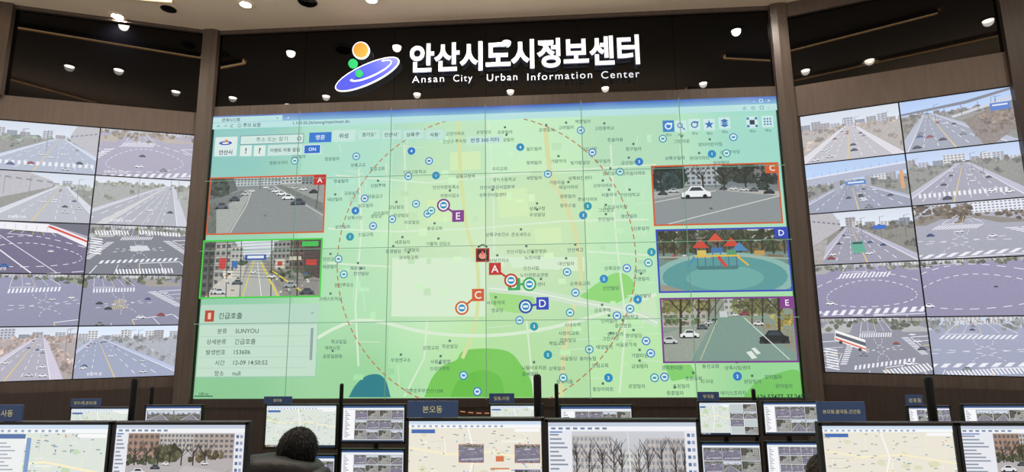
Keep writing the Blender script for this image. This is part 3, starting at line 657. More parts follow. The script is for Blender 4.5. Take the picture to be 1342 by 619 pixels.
for u,v,c in ((.33,.24,(206,64,46)),(.45,.14,(214,74,52)),(.57,.22,(206,64,46)),(.63,.3,(70,130,180))): p.poly([(u-.065,v+.06),(u,v-.09),(u+.065,v+.06)],c)
p.rect(.28,.42,.62,.45,(220,186,64)); p.rect(.41,.3,.5,.38,(60,110,170)); p.rect(.3,.34,.37,.42,(216,190,90)); p.rect(.53,.34,.6,.42,(80,150,110)); p.line((.46,.45),(.52,.62),.05,(206,60,50)); p.line((.28,.45),(.22,.6),.04,(60,140,180)); p.line((.61,.45),(.69,.6),.03,(220,180,60)); p.rect(.74,.36,.82,.44,(190,150,80)); car(p,.12,.42,.07,(220,60,50)); car(p,.2,.42,.07,WC)
p.line((.84,.44),(.96,.46),.03,(120,100,80)); p.line((.04,.48),(.14,.47),.025,(120,100,80))
wtag(R,'D',(44,70,180))
# E: tree-lined street
p,R=win([(862,391),(1036,389),(1041,474),(867,476)],(120,56,140))
grad(p,0,1,(140,144,130),(120,150,138),.12); bld(p,0,.34,.0,.45,(176,170,156),(110,108,104),8,4); bld(p,.48,.78,0,.28,(186,186,178),(110,116,118),8,3)
p.poly([(.40,.3),(.62,.3),(1,.9),(1,1),(.16,1)],(122,150,140),.05); p.poly([(0,.56),(.4,.32),(.2,1),(0,1)],(150,158,146),.1); p.poly([(.62,.3),(1,.5),(1,.9)],(140,142,122),.2)
trees(p,r,-.02,.42,-.05,.18,.07,(112,110,64),50,.7); trees(p,r,.56,1,-.05,.22,.07,(104,106,68),56,.7); trees(p,r,.8,1,.3,.46,.05,(158,140,66),16,.6); trees(p,r,0,.3,.28,.4,.045,(90,104,66),18,.6)
for u,w in ((.13,.04),(.35,.025),(.88,.045),(.76,.025),(.68,.018),(.4,.016),(.27,.03)):
    p.line((u,.62 if w>.035 else .45),(u+.02,-.02),w,(52,44,36)); p.line((u+.01,.2),(u-.08,-.02),w*.5,(52,44,36)); p.line((u+.01,.25),(u+.1,0),w*.5,(52,44,36))
car(p,.63,.24,.15,(150,60,70)); p.rect(.44,.2,.5,.3,(200,204,206)); car(p,.56,.26,.1,WC); car(p,.4,.33,.1,(60,66,72)); car(p,.35,.38,.13,(200,204,206)); car(p,.30,.45,.18,(80,88,94)); car(p,.2,.56,.30,(232,236,234)); car(p,.04,.66,.26,(200,204,204)); car(p,.73,.4,.16,(220,222,220)); car(p,.84,.62,.46,(24,28,32)); p.line((.62,.3),(.94,.98),.014,(220,226,212)); p.line((.42,.34),(.27,.98),.01,(212,212,160))
p.poly([(.62,.86),(.66,.84),(.7,.95),(.66,.97)],(226,232,222)); p.poly([(.66,.8),(.69,.79),(.73,.88),(.7,.9)],(226,232,222))
wtag(R,'E',(130,60,140))
cv.text('100 m',*PX(274,515),.05,(50,90,80),.01); cv.line(PX(262,518),PX(286,518),.012,(50,90,80))
cv.text('126.57477, 37.24579',PX(1022,519)[0],PX(1022,519)[1],.07,(30,60,60),.015)
for i in range(1,6):
    x=-HX+pw*i; cv.rect(x-.0045,Z0,x+.0045,Z1,(104,146,118))
for j in range(1,4):
    y=Z0+ph*j; cv.rect(-HX,y-.004,HX,y+.004,(116,158,130))
VW=empty('video_wall','large green-tinted city map video wall of tiled display panels','video wall',(0,0,Z0))
for i in range(6):
    for j in range(4):
        box('display_panel',(-HX+pw*i+.001,-HX+pw*(i+1)-.001,0,.24,ph*j+.001,ph*(j+1)-.001),M_BLACK,VW)
cv.build('screen_picture',M_MAP,VW,off=(0,-Z0))
V,F=[],[]
for b in ((-HX-.009,-HX,-.03,.2,-.003,3.653),(HX,HX+.009,-.03,.2,-.003,3.653)): boxg(*b,V,F)
mesh('screen_edge_frame',V,F,M_BLACK,VW)
# ------------------------------------------------------------------ side video walls
def L11(p,s):
    street(p,s,road=(160,160,168),sky=(214,218,226),land=(156,156,150),vp=(.78,.1),l=-.3,rr=.9,lanes=7,nc=6,blds=False,hor=.14,tree=(126,128,112),median=False,rt=(.5,.3))
    for k in range(5): p.line((.1+.14*k,1),(.72+.02*k,.2),.006,W_,w2=.003)
    p.poly([(.05,1),(.74,.16),(.755,.16),(.16,1)],(200,200,196))
def L20(p,s):
    cross4(p,s,road=(98,90,118),nc=3,quad=((.1,.4),(.8,.42),(1.1,.86),(-.3,.9)),zb=(0,0,0,0),ring=True,land=(110,106,114))
    p.poly([(.0,.0),(1,0),(1,.4),(.7,.17),(0,.1)],(156,156,168),.05); p.poly([(.0,.0),(.62,.02),(1,.3),(1,.46),(.7,.2),(0,.12)],(236,232,238),.03); p.poly([(.62,.05),(1,.33),(1,.37),(.6,.08)],(206,60,44)); p.poly([(.25,.0),(1,.0),(1,.24),(.6,.02)],(96,96,108))
    for k in range(6): p.line((.1+.1*k,.02+.01*k),(.1+.1*k,.11+.012*k),.008,(180,176,184))
    p.line((.0,.3),(.5,1),.02,W_); p.line((.15,.25),(.75,1),.012,W_); car(p,.24,.86,.17,(30,90,170)); car(p,.07,.94,.12,(170,30,30)); car(p,.66,.56,.1,WC)
def L21(p,s):
    cross4(p,s,road=(108,110,118),land=(154,154,152),nc=4,quad=((.3,.34),(.72,.3),(.9,.62),(.16,.70)),tree=(114,116,106),hatch=False)
    zebra(p,(.02,.26),(.02,.6),(.12,.03),7); zebra(p,(.05,.12),(.4,.10),(.02,.09),12); zebra(p,(.5,.08),(.95,.12),(.01,.08),14); p.poly([(.42,.42),(.6,.4),(.64,.5),(.44,.53)],(206,208,212)); zebra(p,(.3,.9),(.9,.86),(.02,.1),18)
def R10(p,s):
    street(p,s,road=(130,134,154),sky=(164,194,236),vp=(.45,.3),l=-.2,rr=1.2,lanes=6,nc=13,hor=.45,tree=(100,100,90),rt=(.5,.4))
    p.poly([(0,.28),(1,.14),(1,.3),(0,.44)],(158,164,184),.06); p.poly([(0,.28),(1,.14),(1,.17),(0,.31)],(218,224,236)); 
    for k in range(12): p.line((k/12,.29-.012*k),(k/12,.22-.012*k),.006,(120,124,134))
    p.rect(.28,.4,.34,.66,(144,148,160)); p.rect(.6,.36,.65,.56,(144,148,160)); p.rect(.93,.3,.965,.66,(214,140,74)); p.rect(.4,.42,.6,.5,(40,100,190)); p.rect(.42,.44,.58,.47,(220,230,240))
def R01(p,s):
    street(p,s,road=(138,142,158),sky=(160,190,236),vp=(.25,.3),l=.02,rr=.9,lanes=6,nc=16,hor=.3,tree=(100,92,80),blds=False,rt=(.6,0))
    p.poly([(0,.24),(.6,.14),(1,.0),(1,.05),(.6,.2),(0,.28)],(96,98,108)); p.poly([(.55,.5),(1,.24),(1,.75),(.8,1),(.7,1)],(116,102,90),.3); p.poly([(.45,.4),(1,.16),(1,.22),(.47,.44)],(194,198,206))
    rr=random.Random(s); trees(p,rr,.7,1,.4,.8,.055,(108,90,74),40,.6)
    for k in range(6): p.line((.1+.15*k,.27-.02*k),(.1+.15*k,.4),.01,(80,84,92))
    p.rect(.8,.26,.97,.40,(40,90,190)); p.rect(.82,.29,.95,.32,(220,230,240))
def R20(p,s):
    street(p,s,road=(144,142,158),vp=(.4,.3),l=.05,rr=1.0,lanes=6,nc=13,hor=.3,tree=(100,96,90),rt=(0,.5),bs=-1); p.poly([(.38,.6),(.5,.58),(.52,.8),(.4,.82)],(80,160,130)); p.rect(.4,.6,.5,.64,(40,60,70)); p.rect(.62,.30,.74,.38,(40,90,190)); p.poly([(0,.62),(.16,.5),(.08,1),(0,1)],(160,154,150),.2)
def R21(p,s):
    cross4(p,s,road=(152,152,166),land=(116,110,102),tree=(108,96,82),nc=13,quad=((.1,.5),(.7,.5),(1.0,.84),(-.3,.9)),zb=(1,1,1,0),sky=(190,206,234)); rr=random.Random(s)
    bld(p,.5,1,.0,.2,(230,230,236),(120,130,148),14,4); trees(p,rr,0,.5,.02,.24,.05,(100,88,74),46); trees(p,rr,.5,1,.2,.26,.03,(100,88,74),20)
def R30(p,s):
    cross4(p,s,road=(128,122,152),land=(144,142,140),nc=4,quad=((.2,.32),(.82,.3),(1.05,.78),(.0,.84)),ring=True,zb=(1,0,1,0),tree=(112,114,102))
def R31(p,s):
    cross4(p,s,road=(130,124,154),land=(140,138,136),nc=4,quad=((.0,.3),(.8,.24),(1.2,.8),(-.15,.95)),ring=True,zb=(0,0,0,1)); car(p,.62,.5,.06,(30,30,34)); car(p,.06,.12,.07,WC)
def R40(p,s):
    cross4(p,s,road=(118,118,130),land=(150,150,148),nc=8,quad=((.36,.4),(.72,.36),(.84,.7),(.3,.84)),zb=(1,1,1,1))
    p.poly([(.14,.22),(.42,.40),(.42,.62),(.12,.40)],(244,240,232)); p.poly([(.14,.27),(.42,.45),(.42,.52),(.135,.33)],(60,66,76)); p.poly([(.13,.36),(.42,.56),(.42,.59),(.125,.39)],(214,80,60)); p.disc(.18,.45,.03,.03,(30,30,30)); p.disc(.36,.58,.03,.03,(30,30,30))
    zebra(p,(.02,.55),(.02,.95),(.12,.04),8); zebra(p,(.55,.95),(.98,.8),(.05,.12),13); car(p,.86,.3,.1,WC); car(p,.9,.42,.12,WC); car(p,.93,.55,.13,(60,66,74))
def R41(p,s):
    cross4(p,s,road=(140,144,168),land=(170,178,196),nc=8,quad=((.05,.42),(.85,.40),(1.15,.72),(-.2,.8)),zb=(1,0,1,1),tree=(124,126,124),sky=(196,208,232)); zebra(p,(.1,.94),(.9,.82),(.03,.1),26)
Ltiles=[[lambda p:street(p,1,road=(160,168,186),vp=(.62,.2),l=-.25,rr=1.25,lanes=7,nc=16,hor=.30,tree=(120,132,112),stop=True,rt=(.4,0),bs=1),lambda p:cross4(p,2,road=(150,142,162),land=(156,142,126),tree=(124,108,88),nc=9,quad=((.2,.42),(.7,.36),(1.05,.8),(.0,.96)),zb=(1,0,1,1),ring=True)],
 [lambda p:street(p,3,road=(170,172,178),vp=(.7,.2),l=.0,rr=1.1,lanes=5,nc=12,hor=.26,tree=(144,148,136),rt=(0,.6),bs=-1),lambda p:L11(p,4)],
 [lambda p:L20(p,5),lambda p:L21(p,6)],
 [lambda p:cross4(p,7,road=(128,128,154),land=(120,126,112),nc=12,quad=((.3,.42),(.9,.34),(1.2,.7),(.25,.9)),zb=(1,0,0,1)),lambda p:cross4(p,8,road=(124,124,146),land=(132,126,116),nc=12,quad=((.1,.4),(.6,.34),(.85,.68),(.1,.85)),zb=(1,1,0,0),hatch=True)],
 [lambda p:street(p,9,road=(164,158,172),vp=(.66,.2),l=.1,rr=.8,lanes=5,nc=12,hor=.2,tree=(160,138,128),land=(168,154,150)),lambda p:street(p,10,road=(142,150,176),sky=(210,224,244),vp=(.2,.2),l=-.3,rr=1.1,lanes=6,nc=18,hor=.24,tree=(132,132,134),land=(164,168,176),rt=(0,.7))]]
Rtiles=[[lambda p:street(p,11,road=(180,174,178),vp=(.5,.2),l=.0,rr=.9,lanes=6,nc=14,hor=.32,tree=(154,138,124),land=(172,162,152),rt=(.8,.4)),lambda p:R01(p,12)],
 [lambda p:R10(p,13),lambda p:street(p,14,road=(146,144,160),sky=(180,200,234),vp=(.5,.2),l=-.1,rr=1.0,lanes=7,nc=18,hor=.28,tree=(108,106,98),stop=True,rt=(.5,.3))],
 [lambda p:R20(p,15),lambda p:R21(p,16)],
 [lambda p:R30(p,17),lambda p:R31(p,18)],
 [lambda p:R40(p,19),lambda p:(R41(p,20),p.text('1 상록우체국사거리',.4,.1,.09,(245,245,245),.0))]]
CAPS=[['','상록수역 사거리'],['관산삼거리','수원방향 시내'],['수원방향',''],['',''],['','안산역 앞']]
HA=(.34,.30,.16,.18,.22)  # feed haze per row; top rows also wash in ceiling reflections as colour
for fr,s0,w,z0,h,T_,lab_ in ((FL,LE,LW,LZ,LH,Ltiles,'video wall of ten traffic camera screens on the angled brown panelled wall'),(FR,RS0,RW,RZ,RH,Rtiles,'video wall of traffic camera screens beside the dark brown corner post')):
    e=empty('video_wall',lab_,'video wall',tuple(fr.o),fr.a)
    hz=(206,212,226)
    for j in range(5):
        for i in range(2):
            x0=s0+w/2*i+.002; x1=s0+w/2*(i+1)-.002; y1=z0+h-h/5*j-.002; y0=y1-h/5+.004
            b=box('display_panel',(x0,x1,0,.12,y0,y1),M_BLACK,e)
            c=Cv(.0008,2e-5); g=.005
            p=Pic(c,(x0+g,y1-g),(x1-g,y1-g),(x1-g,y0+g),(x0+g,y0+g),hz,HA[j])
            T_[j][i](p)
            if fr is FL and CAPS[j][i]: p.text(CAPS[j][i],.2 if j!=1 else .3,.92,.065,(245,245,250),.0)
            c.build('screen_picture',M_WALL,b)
# ------------------------------------------------------------------ sign
SG=empty('sign','white backlit Korean and English channel letters with colourful emblem','sign',(0,0,0))
D=.10
def raised(name,body,x0,x1,yt,yb,mat,side,bold,ext,parent,space=1.0):
    L_=FC.P(x0,(yt[0]+yb[0])/2,D); R2=FC.P(x1,(yt[1]+yb[1])/2,D)
    xm=(x0+x1)/2; t1=FC.P(xm,(yt[0]+yt[1])/2,D)[1]; t0=FC.P(xm,(yb[0]+yb[1])/2,D)[1]
    V,F,w,h=tgeo(body,bold,6,space); sx=(R2[0]-L_[0])/w; sz=(t1-t0)/h; cx=(L_[0]+R2[0])/2; cz=(t0+t1)/2
    n=len(V); VV=[(cx+a*sx,-D,cz+b*sz) for a,b in V]+[(cx+a*sx,-D+ext,cz+b*sz) for a,b in V]
    FF=[f for f in F]; ec={}
    for f in F:
        for k in range(len(f)):
            q=(f[k],f[(k+1)%len(f)]); ec[tuple(sorted(q))]=ec.get(tuple(sorted(q)),0)+1
    nf=len(FF)
    for (a,b),c in ec.items():
        if c==1: FF.append((a,b,b+n,a+n))
    ob=mesh(name,VV,FF,[mat,side],parent)
    for i,pl in enumerate(ob.data.polygons): pl.material_index=0 if i<nf else 1
    return cx,cz
raised('korean_lettering','안산시도시정보센터',537,838,(57,46),(94,86),M_WHITE,M_LSIDE,.032,.03,SG)
for w_,a,b in (('Ansan',540,582),('City',594,619),('Urban',638,678),('Information',691,776),('Center',788,838)):
    f=lambda x,A,B:A+(B-A)*(x-540)/298
    dsc=2.5 if w_=='City' else 0
    raised('english_lettering',w_,a,b,(f(a,99.5,92),f(b,99.5,92)),(f(a,108.5,101.5)+dsc,f(b,108.5,101.5)+dsc),M_WHITE2,M_LSIDE,.0,.012,SG,1.22)
def EP(x,y): return FC.P(x,y,D)
def ell(cx,cy,a,b,ang,n=40,t0=0,t1=2*math.pi):
    o=[]
    for i in range(n):
        t=t0+(t1-t0)*i/(n if t1-t0>6.2 else n-1)
        o.append(EP(cx+a*math.cos(t)*math.cos(ang)-b*math.sin(t)*math.sin(ang),cy+a*math.cos(t)*math.sin(ang)+b*math.sin(t)*math.cos(ang)))
    return o
EM=bpy.data.objects.new('emblem',None); add(EM,SG)
A_=-.43
slab('emblem_outline',ell(481,97,46,13.2,A_),D-.025,D-.004,M_WHITE,EM)
slab('emblem_swoosh',ell(481,97,44.5,11.8,A_),D-.004,D,M_BLUE,EM)
def cres(a0,b0,a1,b1,cx,cy,cx1,cy1,t0,t1,d,mat,name):
    slab(name,ell(cx,cy,a0,b0,A_,24,t0,t1)+ell(cx1,cy1,a1,b1,A_,24,t0,t1)[::-1],D,D+d,mat,EM)
cres(30,8,28,6.2,486,93,487,92.5,-.9,3.2,.006,M_WHITE,'emblem_ring')
slab('emblem_ball_outline',ell(473,66,11.3,11.3,0),D-.02,D,M_WHITE,EM); slab('emblem_ball',ell(473,66,9.6,9.6,0),D,D+.012,M_ORANGE,EM)
slab('emblem_dot',ell(463,84,6.2,6.2,0,20),D,D+.014,M_GREEN,EM); slab('emblem_dot',ell(471,97,5,5,0,20),D,D+.014,M_GREEN,EM)
# ------------------------------------------------------------------ monitors
def ui_map(p,seed=0,warm=False,side=False):
    r=random.Random(seed)
    base=(222,230,222) if not warm else (236,231,216)
    p.rect(0,0,1,1,(236,238,242)); q=p.sub(0.0,.09,1,.95); q.rect(0,0,1,1,base)
    for i in range(9): q.disc(r.random(),r.random(),r.uniform(.04,.10),r.uniform(.03,.08),(200,220,186) if not warm else (222,222,192),0,10,.3,r)
    for i in range(46):
        u,v=r.random(),r.random(); w=r.choice([.004,.006,.012]); c=r.choice([(250,250,246),(206,210,206),(246,238,206)])
        if i%2: q.line((u,v),(u+r.uniform(-.25,.25),v+r.uniform(-.04,.04)),w,c)
        else: q.line((u,v),(u+r.uniform(-.02,.02),v+r.uniform(-.4,.4)),w,c)
    q.path([(0,.3),(.3,.4),(.6,.36),(1,.5)],.03,(250,240,204)); q.path([(.45,0),(.5,.4),(.42,1)],.025,(250,250,246))
    for i in range(70):
        u,v=r.random(),r.random(); q.rect(u,v,u+r.uniform(.012,.03),v+.012,(140,146,150) if i%3 else (120,150,190))
    for i in range(22): q.disc(r.random(),r.random(),.01,.01,r.choice([(60,130,200),(50,160,180),(220,140,90)]))
    p.rect(0,0,1,.045,(206,222,240)); p.rect(0,.045,1,.09,(246,248,250)); 
    for i in range(16): p.rect(.02+.045*i,.055,.04+.045*i,.08,(150,170,196))
    p.rect(.8,.1,.99,.14,(250,250,252)); p.rect(.02,.11,.2,.16,(70,110,180))
    p.rect(0,.95,1,1,(44,56,78))
    for i in range(10): p.rect(.02+.03*i,.96,.04+.03*i,.99,r.choice([(120,160,210),(210,210,216),(210,160,80)]))
def mini(p,seed):
    r=random.Random(seed)
    k=r.randrange(3)
    if k==0: street(p,seed,nc=3,lanes=3,vp=(r.uniform(.3,.7),.2),l=r.uniform(-.3,.2),rr=r.uniform(.8,1.3),hor=.3,rt=(.5,.5))
    elif k==1: cross4(p,seed,nc=4,zb=(1,0,1,0))
    else:
        grad(p,0,1,(130,134,132),(156,156,150),.15); bld(p,0,.3,0,.6,(106,98,90),(60,60,64),3,4); bld(p,.6,1,0,.5,(180,176,168),(90,94,100),4,3)
        p.poly([(.35,.3),(.6,.3),(.9,1),(.1,1)],(160,160,158),.1); trees(p,r,.3,.65,.1,.3,.1,(70,80,60),6); car(p,.3,.7,.2,(230,230,232)); car(p,.68,.6,.16,(60,64,70))
def ui_grid(p,seed=0,nx=4,ny=3,tree=True):
    p.rect(0,0,1,1,(214,220,228)); p.rect(0,0,1,.06,(60,90,140)); p.rect(0,.06,1,.11,(238,240,244))
    u0=.2 if tree else .02
    if tree:
        p.rect(.01,.12,.19,.94,(250,250,252))
        for i in range(14): p.rect(.03,.15+.055*i,.03+.1*((i*7)%5+3)/8,.17+.055*i,(120,130,150))
    k=0
    for j in range(ny):
        for i in range(nx):
            a=u0+(.99-u0)*i/nx; b=.12+.82*j/ny
            q=p.sub(a+.004,b+.008,a+(.99-u0)/nx-.004,b+.82/ny-.008); q.rect(0,0,1,1,(30,32,36)); mini(q.sub(.02,.02,.98,.98),seed*31+k); k+=1
    p.rect(0,.95,1,1,(40,50,70))
def ui_mapgrid(p,seed=0):
    q=p.sub(0,0,.52,1); ui_map(q,seed); 
    p.rect(.52,0,1,1,(226,230,236))
    for j in range(4):
        for i in range(2):
            w=p.sub(.53+.235*i,.05+.235*j,.755+.235*i,.27+.235*j)
            if (i+j)%3: w.rect(0,0,1,1,(40,44,50)); mini(w.sub(.03,.04,.97,.96),seed+9*j+i)
            else: w.rect(0,0,1,1,(196,206,206))
def ui_big(p,fn,seed=0,left=.12):
    p.rect(0,0,1,1,(232,234,240)); p.rect(0,0,1,.05,(196,206,222)); p.rect(0,.05,1,.1,(244,245,248))
    for i in range(8): p.rect(.02+.05*i,.062,.05+.05*i,.088,(120,140,170))
    if left:
        for i in range(16): p.rect(.01,.14+.05*i,.01+(left-.02)*((i*5)%4+3)/7,.16+.05*i,(140,148,164))
        p.rect(.01,.11,left*.6,.125,(70,120,200))
    q=p.sub(left,.11,.92,.93); fn(q)
    for i in range(9): p.rect(.935,.13+.085*i,.955,.17+.085*i,(90,110,150)); p.rect(.965,.13+.085*i,.985,.17+.085*i,(150,160,190))
    p.rect(0,.94,1,1,(206,214,226))
def sc_trees(p):
    r=random.Random(3); grad(p,0,1,(206,208,214),(170,168,166)); bld(p,0,.36,.06,.95,(196,192,190),(150,154,162),10,9); bld(p,.66,1,.1,.9,(190,184,182),(142,148,156),9,8); bld(p,.40,.62,.3,.8,(210,208,204),(160,164,170),6,5); p.poly([(.42,.72),(.62,.72),(.95,1),(.1,1)],(164,162,164),.05); p.poly([(.0,.8),(.42,.7),(.16,1),(0,1)],(140,128,112),.3); trees(p,r,0,.36,.74,.9,.05,(110,96,70),16); trees(p,r,.66,1,.74,.9,.05,(110,100,74),16)
    for k,u in enumerate((.03,.14,.26,.36,.43,.58,.66,.78,.9,.98)):
        c=(66,56,50); s=1 if k in(0,1,8,9) else .7; p.line((u,.98 if s==1 else .8),(u+.01,.3),.026*s,c,w2=.012)
        for i in range(16):
            a=r.uniform(-.9,.9); v=r.uniform(.28,.7); L=r.uniform(.5,1.2); x1,y1=u+math.sin(a)*.2*L/p.A,v-math.cos(a)*.24*L
            p.line((u+.005,v),(x1,y1),.010,c,w2=.004); p.line(((u+x1)/2,(v+y1)/2),((u+x1)/2+r.uniform(-.05,.05),(v+y1)/2-.1),.005,c)
    car(p,.35,.86,.12,(240,240,242)); car(p,.6,.82,.1,(60,60,66)); car(p,.68,.9,.14,(200,204,206)); p.line((.52,1),(.5,.0),.008,(236,236,240))
def sc_street(p):
    r=random.Random(5); grad(p,0,1,(196,196,200),(180,172,168)); bld(p,0,.3,0,.42,(166,138,122),(100,96,96),6,4); bld(p,.3,.62,0,.3,(190,184,178),(110,114,122),9,4); bld(p,.62,1,0,.4,(176,164,156),(106,106,110),8,5)
    p.poly([(.0,.5),(.6,.34),(1,.4),(1,1),(0,1)],(182,176,176),.05); p.poly([(.55,.5),(1,.62),(1,1),(.3,1)],(194,188,188),.04)
    trees(p,r,.28,.5,.2,.42,.06,(94,94,70),36); trees(p,r,.0,.3,.35,.48,.05,(80,86,66),18); trees(p,r,.6,.9,.3,.42,.05,(100,90,70),18)
    for k in range(7): bare(p,r,.08+.11*k,.5,.45,(66,56,50))
    car(p,.12,.6,.26,(228,228,232)); car(p,.28,.52,.16,(80,84,92)); car(p,.38,.47,.12,WC); car(p,.74,.46,.12,(230,230,232)); car(p,.1,.86,.34,(60,66,80)); p.line((.5,.98),(.98,.56),.012,(160,150,150)); p.line((.62,1),(.99,.7),.012,(160,150,150))
def panelmesh(e,W,z0,z1,draw):
    bz=.012; H=z1-z0
    V,F=[],[]
    boxg(-W/2,W/2,.004,.03,z0,z1,V,F); boxg(-W/2,-W/2+bz,-.004,.004,z0,z1,V,F); boxg(W/2-bz,W/2,-.004,.004,z0,z1,V,F)
    boxg(-W/2,W/2,-.004,.004,z0,z0+bz*1.4,V,F); boxg(-W/2,W/2,-.004,.004,z1-bz,z1,V,F); boxg(-W*.3,W*.3,.03,.045,z0+H*.2,z1-H*.2,V,F)
    mesh('monitor_housing',V,F,M_BLACK,e,bevel=.002)
    c=Cv(-.0035,1e-5)
    p=Pic(c,(-W/2+bz,z1-bz),(W/2-bz,z1-bz),(W/2-bz,z0+bz*1.4),(-W/2+bz,z0+bz*1.4))
    draw(p); c.build('screen_picture',M_MON,e)
def monitor(x0,x1,yt,y,draw,rz=0.0,desk=.72,ar=1.72,yt2=None,label='',grp=None):
    A0=at_y(x0,yt,y); B0=at_y(x1,yt if yt2 is None else yt2,y)
    W=(B0[0]-A0[0])/math.cos(rz); H=W/ar; cx=(A0[0]+B0[0])/2; top=(A0[2]+B0[2])/2
    e=empty('monitor',label,'monitor',(cx,y,desk),rz,group=grp)
    z1=top-desk; z0=z1-H
    panelmesh(e,W,z0,z1,draw)
    lathe('stand_neck',[(.022,.012),(.022,z0+H*.35)],M_BLACKM,e,16,loc=(0,.067,0))
    lathe('stand_base',[(.13,0),(.13,.008),(.12,.014)],M_BLACKM,e,28,loc=(0,.06,0))
YF=-2.45; YN=-4.5
g1='stacked monitors on the front desks'; g2='operator monitors on the rear desks'
lm='black-framed computer monitor showing an electronic map'; lc='black-framed computer monitor showing a grid of camera views'
def stack(x0,x1,yt,fn1,fn2,l1,l2):
    y=YF; A0=at_y(x0,yt,y); B0=at_y(x1,yt,y); W=B0[0]-A0[0]; H=W/1.72; cx=(A0[0]+B0[0])/2; top=(A0[2]+B0[2])/2
    s=empty('monitor_stand','black pole stand carrying two monitors one above another','stand',(cx,y+.09,.72),group='dual monitor pole stands')
    zt=top-.72; zs=[(zt-H,zt)]; H2=min(H,zt-H-.035-.02); zs.append((zt-H-.035-H2,zt-H-.035))
    lathe('pole',[(.018,.01),(.018,zt-H*.4)],M_BLACKM,s,16); lathe('stand_base',[(.13,0),(.13,.01),(.12,.016)],M_BLACKM,s,28)
    for a,b in zs:
        m_=(a+b)/2; box('mount_bracket',(-.05,.05,-.043,-.012,m_-.04,m_+.04),M_BLACKM,s)
    for (a,b),fn,l in zip(zs,(fn1,fn2),(l1,l2)):
        e=empty('monitor',l,'monitor',(cx,y,.72+a),0,group=g1); panelmesh(e,W,0,b-a,fn)
stack(348,443,530,lambda p:ui_map(p,1),lambda p:ui_grid(p,2,3,2),lm,lc)
stack(448,532,530,lambda p:ui_grid(p,3,4,3),lambda p:ui_grid(p,4,4,3),lc,lc)
stack(914,993,526,lambda p:ui_mapgrid(p,5),lambda p:ui_grid(p,6,3,2,False),'black-framed monitor showing a map beside camera views',lc)
stack(998,1076,526,lambda p:ui_grid(p,7,3,2),lambda p:ui_grid(p,8,4,3),lc,lc)
stack(733,829,531,lambda p:ui_grid(p,9,4,3),lambda p:ui_grid(p,10),lc,lc)
stack(641,712,530,lambda p:ui_map(p,11),lambda p:ui_grid(p,12),lm,lc)
stack(190,266,531,lambda p:ui_grid(p,13,2,2,False),lambda p:ui_grid(p,14),lc,lc)
stack(92,171,534,lambda p:ui_map(p,15),lambda p:ui_grid(p,16),lm,lc)
stack(1188,1246,532,lambda p:ui_grid(p,17),lambda p:ui_grid(p,18),lc,lc)
stack(1260,1345,530,lambda p:ui_grid(p,19,3,2),lambda p:ui_grid(p,20),lc,lc)
DN=1.02
def ui_cam_map(p,seed,warm=False):
    ui_map(p,seed,warm)
    for i,(u,v,c) in enumerate(((.38,.3,(190,110,80)),(.38,.66,(60,180,90)),(.80,.3,(190,110,80)),(.80,.62,(60,80,200)))):
        q=p.sub(u,v,u+.19,v+.24); q.rect(0,0,1,1,c); mini(q.sub(.02,.03,.98,.97),seed+i)
    p.rect(.66,.45,.72,.52,(214,120,80)); p.rect(.62,.6,.76,.62,(214,140,90))
def ui_list(p):
    ui_map(p,21); p.rect(0,.1,.46,.95,(240,242,242)); p.rect(0,.1,.46,.15,(90,120,170))
    for i in range(18): p.rect(.02,.19+.04*i,.02+.02*((i*5)%6+5),.205+.04*i,(160,168,180)); p.rect(.26,.19+.04*i,.28+.015*((i*7)%5+4),.205+.04*i,(170,178,190))
    p.rect(.47,.14,.5,.9,(130,160,200))
monitor(-58,147,553,YN,ui_list,desk=DN,grp=g2,label='wide black monitor showing a pale list window and map')
monitor(149,326,553,YN,lambda p:ui_big(p,sc_street,left=.1),desk=DN,grp=g2,label='black monitor showing a street view with parked cars')
monitor(532,713,549,YN,lambda p:ui_cam_map(p,23,True),desk=DN,yt2=547,grp=g2,label='black monitor showing a map with small camera windows')
monitor(714,916,548,YN,lambda p:ui_big(p,sc_trees,left=.16),desk=DN,yt2=551,grp=g2,label='black monitor showing bare street trees before pale buildings')
monitor(1072,1252,554,YN,lambda p:ui_map(p,25,True),desk=DN,grp=g2,label='black monitor showing a cream coloured electronic map')
monitor(1253,1432,554,YN,lambda p:ui_big(p,sc_street,left=.25),desk=DN,grp=g2,label='black monitor showing a list and street camera view')
def plate(x0,y0,x1,y1,y,body):
    A0=at_y(x0,y0,y);B0=at_y(x1,y1,y); cx=(A0[0]+B0[0])/2; w=B0[0]-A0[0]; h=A0[2]-B0[2]
    e=empty('name_plate','dark blue duty plate with Korean district name clipped on monitor','sign',(cx,y,B0[2]),group='blue district name plates')
    box('plate_panel',(-w/2,w/2,0,.008,.002,h),M_PLATE,e,bevel=.001); boxes('plate_clip',[(-w*.2,w*.2,.006,.02,.003,h*.4)],M_BLACK,e)
    V,F,tw,th=tgeo(body,.0,3); s=min(w*.78/tw,h*.4/th)
    mesh('plate_lettering',[(a*s,-.001,h/2+b*s) for a,b in V],F,M_YEL,e)
plate(534,526,600,548,YN-.006,'본오동'); plate(1070,527,1136,553,YN-.006,'본오동,팔곡동,건건동'); plate(-8,531,27,553,YN-.006,'사동')
for q in ((93,523,131,534,'본오1동,본오2동'),(346,520,382,530,'월피동'),(641,516,674,529,'일동,이동'),(914,514,943,526,'부곡동'),(1187,518,1211,532,'성포동')):
    plate(q[0],q[1],q[2],q[3],YF-.006,q[4])
